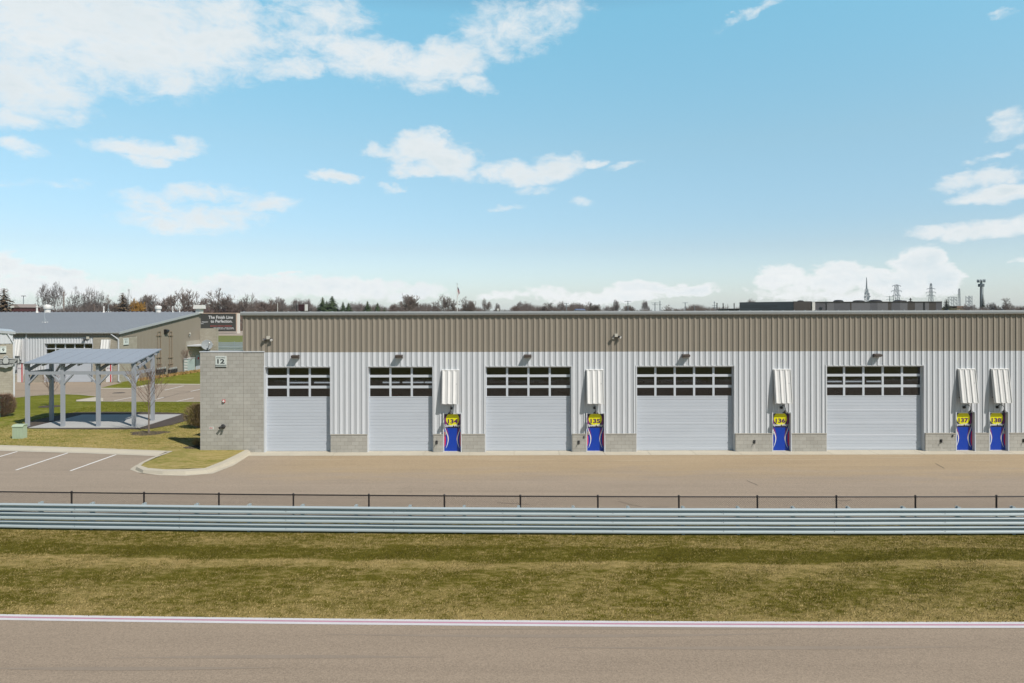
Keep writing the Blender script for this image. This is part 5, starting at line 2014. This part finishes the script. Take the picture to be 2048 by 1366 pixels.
TREES = [('wild', 0, 92, 568, 235, 18, 'tall twin-stemmed bare tree left of the utility pole', .3), ('wild', 1, 115, 564, 238, 19, 'tallest rugged bare tree on the left skyline', 1.9),
         ('wild', 2, 150, 574, 232, 20, 'crooked open-branched bare tree right of the utility pole', .9), ('wild', 0, 176, 574, 240, 13, 'thin bare tree with a lone high branch', 2.6),
         ('wild', 1, 194, 582, 236, 16, 'flat-topped crooked bare tree over the workshop roof', .2), ('round', 0, 218, 592, 262, 16, 'small bare tree behind the ridge mast', 1.0),
         ('wild', 2, 248, 579, 222, 14, 'bare tree top rising out of the brown conifer', 2.2), ('round', 1, 282, 590, 280, 20, 'grey bare tree behind the yellow willow', .6), ('round', 2, 305, 590, 275, 17, 'grey bare tree right of the yellow willow', 1.7),
         ('red', 0, 333, 596, 270, 24, 'low reddish bare tree behind the roof pipes', .4), ('fan', 0, 357, 577, 245, 30, 'wide fan-shaped bare tree above the roof pipes', .7), ('red', 1, 384, 598, 262, 22, 'low reddish bare tree left of the square vent', 2.9),
         ('round', 0, 432, 579, 238, 33, 'big dense round bare tree above the billboard', 2.1), ('red', 0, 405, 596, 250, 18, 'reddish bare tree behind the square vent', 1.1), ('fan', 1, 484, 589, 245, 30, 'round fan-branched bare tree at the garage roof corner', 1.4),
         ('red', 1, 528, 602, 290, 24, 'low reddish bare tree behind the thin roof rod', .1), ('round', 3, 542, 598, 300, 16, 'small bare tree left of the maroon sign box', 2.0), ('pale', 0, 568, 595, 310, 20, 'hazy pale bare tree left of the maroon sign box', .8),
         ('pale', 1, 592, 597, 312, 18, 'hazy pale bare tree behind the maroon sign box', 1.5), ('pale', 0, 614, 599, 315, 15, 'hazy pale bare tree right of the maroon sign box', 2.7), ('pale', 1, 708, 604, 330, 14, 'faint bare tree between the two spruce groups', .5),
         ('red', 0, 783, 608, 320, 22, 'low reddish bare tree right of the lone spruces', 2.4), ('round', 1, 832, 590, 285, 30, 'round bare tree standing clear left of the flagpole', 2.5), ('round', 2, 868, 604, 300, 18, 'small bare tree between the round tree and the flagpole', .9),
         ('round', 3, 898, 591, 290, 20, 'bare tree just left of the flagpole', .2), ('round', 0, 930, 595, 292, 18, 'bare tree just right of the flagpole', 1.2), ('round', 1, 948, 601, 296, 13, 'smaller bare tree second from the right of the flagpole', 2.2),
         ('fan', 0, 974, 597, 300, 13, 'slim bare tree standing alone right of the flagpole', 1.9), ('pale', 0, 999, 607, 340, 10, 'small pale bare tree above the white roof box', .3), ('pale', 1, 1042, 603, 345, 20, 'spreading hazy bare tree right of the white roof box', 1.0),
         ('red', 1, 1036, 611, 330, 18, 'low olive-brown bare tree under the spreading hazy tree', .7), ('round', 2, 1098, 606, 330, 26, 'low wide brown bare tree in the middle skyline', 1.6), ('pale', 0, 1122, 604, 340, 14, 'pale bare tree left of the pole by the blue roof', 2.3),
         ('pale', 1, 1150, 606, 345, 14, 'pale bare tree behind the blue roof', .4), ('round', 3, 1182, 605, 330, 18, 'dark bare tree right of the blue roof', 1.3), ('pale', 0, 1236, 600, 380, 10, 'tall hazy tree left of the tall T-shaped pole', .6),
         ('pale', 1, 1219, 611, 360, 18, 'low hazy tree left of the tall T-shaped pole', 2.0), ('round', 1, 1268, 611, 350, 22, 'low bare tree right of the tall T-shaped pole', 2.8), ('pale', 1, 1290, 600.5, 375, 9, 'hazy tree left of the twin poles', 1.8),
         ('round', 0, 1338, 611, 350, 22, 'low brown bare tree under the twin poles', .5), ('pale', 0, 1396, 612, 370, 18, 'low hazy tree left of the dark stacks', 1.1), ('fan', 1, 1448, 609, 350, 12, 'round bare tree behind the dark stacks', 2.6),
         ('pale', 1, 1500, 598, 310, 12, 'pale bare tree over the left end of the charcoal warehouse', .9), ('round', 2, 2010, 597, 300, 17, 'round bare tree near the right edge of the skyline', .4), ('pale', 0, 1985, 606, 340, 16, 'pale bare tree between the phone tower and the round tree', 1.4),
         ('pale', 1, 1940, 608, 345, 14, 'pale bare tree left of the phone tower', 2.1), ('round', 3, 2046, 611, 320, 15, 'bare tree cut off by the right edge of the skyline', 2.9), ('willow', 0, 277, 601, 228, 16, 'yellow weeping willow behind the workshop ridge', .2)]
for kind_, k, px, yt, d_, hw, lab, rot in TREES:
    far_tree(kind_, k, px, yt, d_, hw, lab, rot)

# distant scrub: one uncountable mass of stems along the skyline
def scrub():
    r = random.Random(77)
    m = MB()
    prof = lambda px: 607.5 + 5 * math.sin(px * .021) + 3.5 * math.sin(px * .057 + 1) + 2 * math.sin(px * .13) + (4 if px > 760 else 0) + (4 if px > 1200 else 0)
    for i in range(26000):
        px = r.uniform(-60, 1480) if r.random() < .9 else r.uniform(1880, 2110)
        d_ = r.uniform(330, 390)
        top = W(px, prof(px) + abs(r.gauss(0, 4)), d_).z
        x = (px - 1024) / F * d_
        z0_ = r.uniform(.2, .75) * top
        a = Vector((x, d_, z0_))
        b = Vector((x + r.gauss(0, 1.1), d_ + r.gauss(0, .8), top))
        wv = r.uniform(.05, .15)
        i0 = len(m.v)
        m.v += [(a.x - wv, a.y, a.z), (a.x + wv, a.y, a.z), tuple(b)]
        m.f.append((i0, i0 + 1, i0 + 2))
    kind(m.build('distant_scrub', mat('scrub_brown', (.150, .118, .105), .95, 0, .35, .06)), 'stuff')


scrub()

# young trees and bushes close by -----------------------------------
def vase_tree(base, ht, hw, seed, lab):
    r = random.Random(seed)
    t = thing('young_tree', lab, 'tree', base, 'young leafless trees')
    b = Vector(base)
    T = MB().tube([b + Vector((0, 0, -.05)), b + Vector((.01, 0, ht * .2)), b + Vector((0, .01, ht * .42)), b + Vector((.02, 0, ht * .7)), b + Vector((0, 0, ht * .95))], .058, 8, .008)
    C_ = MB()
    def limb(p, d, L, rad, lev):
        q = p
        n_ = 5 if lev == 0 else 3
        for k in range(n_):
            d = (d + Vector((r.gauss(0, .07), r.gauss(0, .07), .10 if lev == 0 else .04))).normalized()
            e = q + d * (L / n_)
            twig_tris(C_.v, C_.f, q, e, rad * (1 - .17 * k), rad * (1 - .17 * (k + 1)))
            q = e
            if lev < 2 and k >= 1:
                for _ in range(2 if lev == 0 else 1):
                    a = r.uniform(0, 6.283)
                    s_ = Vector((math.cos(a), math.sin(a), r.uniform(.2, .9))).normalized()
                    limb(q, (d * 1.1 + s_ * .75).normalized(), L * r.uniform(.30, .5), max(rad * .5, .0045), lev + 1)
    for k in range(17):
        z = ht * (.36 + .40 * k / 16)
        a = k * 2.4 + r.uniform(-.4, .4)
        L = (ht - z) * r.uniform(.62, .9) * (1.1 if k < 8 else 1)
        tilt = .85 - .42 * k / 16
        limb(b + Vector((0, 0, z)), Vector((math.cos(a) * math.sin(tilt), math.sin(a) * math.sin(tilt), math.cos(tilt))), L, .017, 0)
    T.build('trunk', M_bark2, t)
    C_.build('crown', M_twig2, t)


M_bark2 = mat('young_bark', (.23, .185, .155), .9, 0, .2, 4)
M_twig2 = mat('young_twigs', (.215, .135, .10), .9, 0, .2, 2)
tb = G(297, 866, .15)
vase_tree(tb, 4.2, 1.0, 21, 'bare young tree on the lawn beside the right shelter post')
mu = MB()
mu.poly([(tb.x + (1.15 + .2 * math.sin(5 * a)) * math.cos(a), tb.y + (.8 + .15 * math.sin(3 * a)) * math.sin(a), .158) for a in [2 * math.pi * k / 24 for k in range(24)]])
t2 = GF(373, 744)
vase_tree(t2, 3.0, 1.0, 22, 'bare young tree by the pale green meter cabinet')
mu.poly([(t2.x + 1.1 * math.cos(a), t2.y + .9 * math.sin(a), t2.z + .02) for a in [2 * math.pi * k / 20 for k in range(20)]])
t3 = GF(101, 813)
vase_tree(t3, 2.7, 1.0, 23, 'bare young tree behind the left shelter posts')
mu.poly([(t3.x + .9 * math.cos(a), t3.y + .7 * math.sin(a), t3.z + .012) for a in [2 * math.pi * k / 20 for k in range(20)]])
t4 = G(392, 896, .15)
mu.poly([(t4.x + .8 * math.cos(a), t4.y + .45 * math.sin(a) + .2, .16) for a in [2 * math.pi * k / 20 for k in range(20)]])
kind(mu.build('mulch_rings', M_mulch))


def bush(base, w_, h_, lab, seed, mt1, mt2, n=1500):
    r = random.Random(seed)
    t = thing('bush', lab, 'bush', base, 'brown twiggy bushes')
    b = Vector(base)
    m = MB()
    for i in range(260):
        a = r.uniform(0, 6.283)
        e = r.uniform(.15, 1.0)
        q = b + Vector((math.cos(a) * w_ * .5 * (1 - e * .5) * r.uniform(.5, 1), math.sin(a) * w_ * .5 * (1 - e * .5) * r.uniform(.5, 1), h_ * e))
        twig_tris(m.v, m.f, b + Vector((r.uniform(-.1, .1), r.uniform(-.1, .1), 0)), q, .014, .005)
    m.build('stems', M_bark2, t)
    f = MB()
    for i in range(n):
        a = r.uniform(0, 6.283)
        e = r.uniform(.12, 1.0)
        prof = math.sqrt(max(.02, 1 - (abs(e - .5) / .54) ** 2.2))
        rr = w_ * .5 * prof * math.sqrt(r.random()) * (1 + .15 * math.sin(3 * a + seed))
        p = b + Vector((math.cos(a) * rr, math.sin(a) * rr, h_ * e))
        d = Vector((math.cos(a) * .6, math.sin(a) * .6, r.uniform(.2, 1.2))).normalized() * r.uniform(.08, .34)
        s = Vector((r.gauss(0, 1), r.gauss(0, 1), r.gauss(0, .4))).normalized() * r.uniform(.008, .020)
        f.poly([p - s, p + s, p + d])
    f.build('foliage', mt2, t)


M_bush = mat('bush_twigs', (.25, .19, .085), .9, 0, .35, 2.0)
M_bush2 = mat('bush_brown', (.27, .175, .115), .9, 0, .3, 2.0)
p = G(392, 857, .15)
bush((p.x + .1, p.y + .3, .15), 1.7, 1.5, 'olive-brown bush at the corner of the block screen wall', 4, M_bark2, M_bush, 5200)
p = G(9, 833, .15)
bush((p.x - .1, p.y, .15), 1.65, 1.55, 'brown twiggy bush beside the darker utility box', 9, M_bark2, M_bush2, 4800)
p = G(398, 893, .15)
bush((p.x - .15, p.y + .1, .15), .45, .28, 'small dry grass tuft at the foot of the block wall', 6, M_bark2, M_tanlawn, 300)

# ------------------------------------------------------------------ skyline buildings, poles and towers
M_char = mat('charcoal_panel', (.105, .105, .120), .6, 0, .12, .12, stretch=(1, 1, .05))
M_char2 = mat('charcoal_brown_panel', (.060, .050, .045), .6, 0, .1, .12)
M_char3 = mat('charcoal_light_panel', (.150, .150, .165), .6, 0, .1, .12)
DW = 185.0
wp = lambda px, py: W(px, py, DW)
t = thing('warehouse', 'long flat charcoal-clad warehouse behind the garage roof', 'building', (wp(1680, 612).x, DW, -.7))
c1 = wp(1586, 603.2)
db = c1.x * F / (1479 - 1024)
c2 = W(1479, 604.6, db)
xe = wp(1622, 602.6).x - .05
MB().hexa([(c1.x, DW + .02, -.7), (xe, DW + .02, -.7), (xe, db, -.7), (c1.x, db, -.7), (c1.x, DW + .02, c1.z), (xe, DW + .02, c1.z), (xe, db, c2.z), (c1.x, db, c2.z)]).build('wall', M_char, t)
b2 = wp(1622, 602.6)
MB().box(c1.x + .02, b2.x, DW - .4, DW - .01, -.7, b2.z).build('front_wall', M_char2, t)
for za, zb, ya, yb in ((.42, .50, .25, 1.0), (.62, .68, .35, .95), (.80, .84, .05, .6)):
    q = lambda k, f: c1.z + (c2.z - c1.z) * k - f * 2.6
    A, B = DW + (db - DW) * ya, DW + (db - DW) * yb
    MB().quad((c1.x - .03, A, q(ya, zb)), (c1.x - .03, B, q(yb, zb)), (c1.x - .03, B, q(yb, za)), (c1.x - .03, A, q(ya, za))).build('band', M_char2, t)
a3 = wp(1622.6, 605)
x_ = wp(1629, 605).x
MB().box(a3.x, x_ - 1.0 + .9, DW - .6, DW - .3, -.7, wp(1624, 604).z).build('white_post', M_vent, t)
zt = wp(1750, 604.6).z
cuts = [1629, 1632, 1651, 1654, 1668, 1700, 1703, 1740, 1755, 1776, 1783, 1800, 1815, 1830, 1846, 1850, 1858, 1872, 1884]
sq = [M_char3, M_char, M_black, M_char3, M_char, M_char2, M_char3, M_char, M_char3, M_char2, M_char, M_char3, M_char2, M_char3, M_black, M_char3, M_char2, M_char]
for c0_, c1_, mm in zip(cuts, cuts[1:], sq):
    MB().box(wp(c0_, 610).x + .01, wp(c1_, 610).x, DW, DW + 35, -.7, zt).build('wall_panel', mm, t)
xa_, xb_ = wp(1884, 610).x, wp(1887, 610).x
MB().lathe((xa_ - .6, DW + 2.0, -.7), [(1.6, 0), (1.6, zt + .65)], 20).build('rounded_corner', M_char3, t)
MB().box(wp(1629, 610).x, xa_, DW - .12, DW + 35, zt + .0, zt + .2).build('parapet', M_char2, t)
for c_, w_, h_ in ((1626, 13, 3.2), (1705, 20, 4.0), (1747, 22, 3.2), (1782, 26, 4.2), (1830, 18, 3.6), (1840, 14, 2.6)):
    p0 = wp(c_, 603.5)
    w__ = w_ * DW / F / 2
    q = MB().lathe((p0.x, DW + 8, zt + .15), [(w__, 0), (w__, .3), (w__ * .7, h_ * .12 + .1), (w__ * .3, h_ * .13 + .12)], 16)
    q.build('roof_unit', M_dark, t)
t = thing('flat_shed', 'small black flat roof just left of the charcoal warehouse', 'shed', (W(1467, 618, 170).x, 170, -.7))
p0, p1 = W(1456, 617.3, 170), W(1478.5, 617.3, 170)
MB().box(p0.x, p1.x, 170, 178, -.7, p0.z - .2).build('wall', M_dark, t)
MB().box(p0.x - .3, p1.x + .2, 169.6, 178.3, p0.z - .2, p0.z).build('roof', M_black, t)

# maroon sign box and roof rod, white box, blue roof
D_ = 150
p0, p1 = W(597, 609, D_), W(609.5, 621.5, D_)
t = thing('maroon_sign_box', 'dark maroon box with a white side showing above the garage roof', 'sign', ((p0.x + p1.x) / 2, D_, -.7))
MB().box(p0.x, p1.x, D_, D_ + 1.2, p1.z, p0.z).build('box', mat('maroon_box', (.045, .014, .018), .5), t)
MB().box(p1.x, p1.x + .32, D_ - .03, D_ + 1.2, p1.z, p0.z + .05).build('white_side', M_vent, t)
MB().tube([(p0.x - .45, D_, -.7), (p0.x - .45, D_, p0.z + .05)], .11, 6).build('post', M_dark, t)
MB().tube([(p0.x - .45, D_, p0.z - .3), (p0.x, D_, p0.z - .3)], .06, 5).build('arm', M_dark, t)
MB().box(p0.x + .3, p1.x - .3, D_ + .3, D_ + .9, -.7, p1.z).build('pedestal', M_dark, t)
p0 = W(996, 617.6, 130)
t = thing('roof_box', 'small white box showing above the garage roof', 'vent', (p0.x, 130, -.7))
MB().box(p0.x - .12, p0.x + .12, 129.9, 130.1, -.7, p0.z - .3).build('mast', M_vent, t)
MB().box(p0.x - .2, p0.x + .2, 129.8, 130.2, p0.z - .3, p0.z + .05).build('cap', M_vent, t)
p0, p1 = W(1152, 618.0, 300), W(1170, 618.0, 300)
t = thing('blue_roof_house', 'low house with a blue roof peeking between the trees', 'house', ((p0.x + p1.x) / 2, 300, -.7))
MB().box(p0.x, p1.x, 300, 308, -.7, p0.z - .3).build('wall', M_cream, t)
MB().hexa([(p0.x - .3, 299, p0.z - .6), (p1.x + .3, 299, p0.z - .6), (p1.x + .3, 308, p0.z - .6), (p0.x - .3, 308, p0.z - .6), (p0.x, 303, p0.z + .1), (p1.x, 303, p0.z + .1), (p1.x, 304, p0.z + .1), (p0.x, 304, p0.z + .1)]).build('roof', mat('blue_roof', (.07, .11, .24), .6), t)
p0, p1 = W(23, 611, 190), W(40, 615, 190)
t = thing('red_house', 'dark red house with a white gable peeking over the workshop roof', 'house', ((p0.x + p1.x) / 2, 190, -.7))
MB().box(p0.x, p1.x, 190, 198, -.7, p1.z).build('wall', mat('red_clad', (.10, .03, .03), .7), t)
MB().prism([(p0.x - .2, 189.8, p1.z), (p1.x + .2, 189.8, p1.z), ((p0.x + p1.x) / 2 + .2, 189.8, p0.z + .4), (p0.x + .3, 189.8, p0.z + .3)], (0, 8, 0)).build('roof', mat('house_roof', (.30, .25, .23), .8), t)
MB().box(p0.x, p0.x + .9, 189.6, 189.8, p0.z - .6, p0.z - .1).build('gable_trim', M_vent, t)
p0, p1 = W(1914, 613.5, 420), W(1943, 616, 420)
t = thing('yellow_brick_building', 'low sunlit yellow-brown flat building beyond the dark pine', 'building', ((p0.x + p1.x) / 2, 420, -.7))
MB().box(p0.x, p1.x, 420, 440, -.7, p1.z).build('wall', mat('yellow_brick', (.50, .37, .20), .8), t)
MB().box(p0.x - .3, p0.x + 4, 419.6, 430, p1.z, p0.z + .5).build('penthouse', mat('brown_brick', (.22, .14, .10), .8), t)
MB().box(p0.x - .3, p1.x + .3, 419.7, 440, p1.z, p1.z + .35).build('parapet', mat('brown_brick', (.22, .14, .10), .8), t)

M_pole = mat('wood_pole', (.20, .155, .13), .85, 0, .15, 1)
M_steel = mat('tower_steel', (.22, .265, .305), .6, .1, .08, .5)
M_steel_haze = mat('haze_tinted_steel', (.26, .29, .32), .6, .1, .08, .5)  # steel colour lightened to imitate haze over the farthest towers


def pole(px, ytop, d_, lab, arms=(), r=.13, mt=M_pole, lamp=False):
    x = (px - 1024) / F * d_
    z = W(px, ytop, d_).z
    t = thing('utility_pole' if not lamp else 'light_pole', lab, 'pole', (x, d_, -.7), 'poles on the skyline')
    MB().tube([(x, d_, -.7), (x, d_, z)], r * 1.3, 8, r).build('shaft', mt, t)
    for dz, w_ in arms:
        MB().box(x - w_ / 2, x + w_ / 2, d_ - .08, d_ + .08, z - dz - .09, z - dz + .09).build('crossarm', mt, t)
    if lamp:
        MB().box(x - .7, x + .7, d_ - .2, d_ + .2, z, z + .18).build('lamp_head', M_dark, t)
    else:
        MB().lathe((x, d_, z), [(r, 0), (r * .4, .12)], 8).build('pole_cap', mt, t)


pole(127.6, 583.5, 190, 'thick brown utility pole among the tall bare trees', ((.9, 1.2),), .17, mat('brown_pole', (.26, .21, .19), .85))
pole(47, 592.5, 230, 'thin grey light pole in the gap left of the tall bare trees', (), .10, M_steel, True)
pole(188.5, 609, 215, 'short pale pole below the crooked trees', ((.3, .5),), .11)
pole(293, 606, 215, 'pale pole between the yellow willow and the trees', ((.3, .5),), .10)
pole(555.3, 607.5, 90, 'thin pale rod above the left part of the garage roof', (), .035, M_vent)
pole(1132.6, 606, 300, 'pole with a crossarm left of the blue roof', ((.3, 2.0), (1.2, 1.4)), .16, M_steel)
pole(1255.8, 602, 300, 'tall T-shaped pole with a wide top arm', ((.15, 3.0), (1.2, .8)), .16, M_steel)
pole(1310, 605, 310, 'pole with transformers, left one of the twin poles', ((.2, 3.6), (1.0, 2.6)), .18, M_steel)
pole(1320, 602, 305, 'taller straight pole, right one of the twin poles', ((1.6, 1.2),), .18, M_steel)
pole(1370.5, 605, 300, 'lone T-shaped pole left of the dark stacks', ((.15, 2.4),), .16, M_steel)
pole(1389, 612.5, 320, 'short pole between the lone T-pole and the dark stacks', ((.3, .8),), .14, M_steel)
pole(1428.8, 603, 280, 'lattice-armed pole at the left of the dark stacks', ((.5, .7), (1.7, 1.9), (2.5, .8)), .12, M_steel)
pole(1779.5, 592, 420, 'pole with two wide crossarms beside the lattice pylons', ((.4, 4.5), (2.2, 4.0)), .2, M_steel)
pole(1799, 599.5, 420, 'short thin pole right of the two-armed pole', ((.4, .8),), .15, M_steel)
pole(1652, 602, 184, 'rooftop mast with a small box on the charcoal warehouse', ((.3, .9), (.7, .5)), .07, M_dark)
pole(1821, 596.5, 200, 'stubby rooftop mast behind the charcoal warehouse', ((.4, .9), (.9, 1.2)), .16, M_dark)
for px, yt, lab in ((1434, 606, 'leftmost of three dark stacks above the eave'), (1446.3, 606.5, 'middle of three dark stacks above the eave'), (1468.3, 606.5, 'rightmost of three dark stacks above the eave')):
    x, z = (px - 1024) / F * 120, W(px, yt, 120).z
    t = thing('exhaust_stack', lab, 'stack', (x, 120, -.7), 'dark exhaust stacks')
    MB().tube([(x, 120, -.7), (x, 120, z - .15)], .085, 10).build('pipe', M_dark, t)
    MB().lathe((x, 120, z - .18), [(.085, 0), (.105, .03), (.105, .16), (.06, .18)], 10).build('cap', M_dark, t)

# flag on its pole
FD = 210
fx_, ft = (914.5 - 1024) / F * FD, W(914.5, 568.5, FD).z
t = thing('flagpole', 'white flagpole flying a limp striped flag at half height', 'flagpole', (fx_, FD, -.7))
MB().tube([(fx_, FD, -.7), (fx_, FD, ft)], .15, 8, .08).build('pole', M_vent, t)
MB().lathe((fx_, FD, ft), [(.02, 0), (.12, .08), (.13, .14), (.09, .24), (.01, .26)], 10).build('finial', M_dark, t)
zA, zB = W(915, 573.5, FD).z, W(915, 592.5, FD).z
nst = 9
M_fr, M_fw, M_fb = mat('flag_red', (.45, .03, .05), .8), mat('flag_white', (.75, .75, .75), .8), mat('flag_blue', (.02, .03, .12), .8)
# the fly hangs down in folds from a hoist at the pole
def fpt(u, v):
    """u along the fly 0..1, v across the hoist 0..1"""
    sag = u * 1.55
    return Vector((fx_ + .12 + 1.25 * u * (1 - .75 * u) + .30 * u * math.sin(v * 5) , FD + .35 * math.sin(u * 9 + v * 2) * u, zA - v * 1.5 - sag * 1.0))
cl = MB()
for i in range(8):
    for j in range(6):
        u0, u1, v0, v1 = i / 20, (i + 1) / 20, j / 13, (j + 1) / 13
        cl.quad(fpt(u0, v0), fpt(u1, v0), fpt(u1, v1), fpt(u0, v1))
for i in range(13):
    mm = M_fr if i % 2 == 0 else M_fw
    s_ = MB()
    u_start = .4 if i < 6 else 0
    for k in range(16):
        u0 = u_start + (1 - u_start) * k / 16
        u1 = u_start + (1 - u_start) * (k + 1) / 16
        s_.quad(fpt(u0, i / 13), fpt(u1, i / 13), fpt(u1, (i + 1) / 13), fpt(u0, (i + 1) / 13))
    s_.build('flag_stripe', mm, t)
cl.build('flag_canton', M_fb, t)


def lattice(px, ytop, d_, w0, w1, lab, mt, arms=(), name='pylon', cat='pylon', n=9, r=.14, waist=None):
    x = (px - 1024) / F * d_
    z1_ = W(px, ytop, d_).z
    zb = -.7
    t = thing(name, lab, cat, (x, d_, zb), 'lattice towers on the skyline')
    wd = lambda f: (w0 + (w1 - w0) * min(1, f / (waist or 1))) / 2
    m = MB()
    L = [zb + (z1_ - zb) * k / n for k in range(n + 1)]
    for sx in (-1, 1):
        for sy in (-1, 1):
            for k in range(n):
                a_, b_ = wd(k / n), wd((k + 1) / n)
                m.beam((x + sx * a_, d_ + sy * a_, L[k]), (x + sx * b_, d_ + sy * b_, L[k + 1]), r * 1.4, r * 1.4)
    m.build('leg_frame', mt, t)
    m = MB()
    for k in range(n):
        a_, b_ = wd(k / n), wd((k + 1) / n)
        for s_ in (-1, 1):
            m.beam((x + s_ * a_, d_ - a_, L[k]), (x - s_ * b_, d_ - b_, L[k + 1]), r, r)
            m.beam((x + s_ * a_, d_ - a_, L[k]), (x + s_ * b_, d_ + b_, L[k + 1]), r, r)
        m.beam((x - b_, d_ - b_, L[k + 1]), (x + b_, d_ - b_, L[k + 1]), r, r)
    m.build('bracing', mt, t)
    for py, hwpx in arms:
        z = W(px, py, d_).z
        q = hwpx * d_ / F
        a_ = MB()
        a_.beam((x - q, d_, z), (x + q, d_, z), r * 1.5, r * 1.5)
        a_.beam((x - q, d_, z), (x, d_, z + q * .32), r, r)
        a_.beam((x + q, d_, z), (x, d_, z + q * .32), r, r)
        for s_ in (-1, 1):
            a_.tube([(x + s_ * q, d_, z), (x + s_ * q, d_, z - q * .25)], r, 5)
        a_.build('crossarm', mt, t)
    return t, x


DT = 760
t, x = lattice(1733.3, 578, DT, 5.0, 2.2, 'lattice radio mast with dishes and a needle top', M_steel, (), 'radio_mast', 'mast', 12, .24)
zt1, zt0 = W(1733.3, 555, DT).z, W(1733.3, 579, DT).z
MB().tube([(x, DT, zt0), (x, DT, zt1)], 1.0, 6, .35).build('needle', M_steel, t)
for px, py in ((1730.5, 587), (1736.5, 588), (1729.5, 594), (1738, 593), (1733, 583), (1736, 597)):
    q = W(px, py, DT - 2)
    MB().lathe(q, [(.6, 0), (1.3, .5), (1.3, .8)], 10, (0, -1, 0)).build('dish', M_steel, t)
lattice(1793, 569.5, 820, 7.5, 2.6, 'lattice pylon with a crown-like top between two masts', M_steel, ((571.5, 8), (582, 10), (591, 8)), n=9, r=.26)
lattice(1862, 566.8, 800, 5.5, 1.2, 'tapering lattice pylon with three long crossarms', M_steel, ((577.5, 8), (584.5, 9.5), (591.5, 8)), n=10, r=.24)
lattice(1918.5, 577, 1150, 4.2, 1.4, 'slim hazy lattice tower right of the three-arm pylon', M_steel_haze, ((582, 2.5), (588, 3), (594, 2.5)), n=10, r=.26)
lattice(1938, 592, 1150, 6.5, 6.5, 'squat hazy rectangular lattice frame', M_steel_haze, ((596, 6), (603, 6)), n=6, r=.36)
lattice(1905, 594, 1200, 9, 9, 'broad faint lattice frame left of the slim tower', M_steel_haze, ((595, 9), (600, 8)), n=5, r=.34)
# mobile-phone tower
CD = 420
cx_ = (1962.5 - 1024) / F * CD
t = thing('phone_tower', 'tall grey mobile-phone tower with a head of antennas', 'mast', (cx_, CD, -.7))
zt1 = W(1962.5, 561, CD).z
MB().tube([(cx_, CD, -.7), (cx_, CD, zt1)], .95, 10, .6).build('pole', M_steel, t)
for py, w_, nn in ((562, 2.0, 8), (570.5, 1.45, 8)):
    z = W(1962.5, py, CD).z
    MB().lathe((cx_, CD, z - .15), [(w_, 0), (w_, .12)], 14).build('platform', M_steel, t)
    for k in range(nn):
        a = 2 * math.pi * k / nn
        q = (cx_ + w_ * math.cos(a), CD + w_ * math.sin(a))
        MB().box(q[0] - .22, q[0] + .22, q[1] - .15, q[1] + .15, z - .9, z + .9).build('antenna_panel', M_steel, t)
for s_ in (-1, 1):
    MB().tube([(cx_ + s_ * .85, CD - .5, 3), (cx_ + s_ * .8, CD - .5, W(0, 572, CD).z)], .13, 5).build('cable_run', M_dark, t)

# ------------------------------------------------------------------ the air
hm = bpy.data.materials.new('haze_air')
hm.use_nodes = True
hm.node_tree.nodes.clear()
ho = hm.node_tree.nodes.new('ShaderNodeOutputMaterial')
hv = hm.node_tree.nodes.new('ShaderNodeVolumePrincipled')
hv.inputs['Color'].default_value = (.86, .92, 1.0, 1)
hv.inputs['Density'].default_value = 0.00009
hm.node_tree.links.new(hv.outputs[0], ho.inputs['Volume'])
kind(MB().box(-1500, 1500, -150, 1450, -2.0, 60).build('haze', hm), 'stuff')
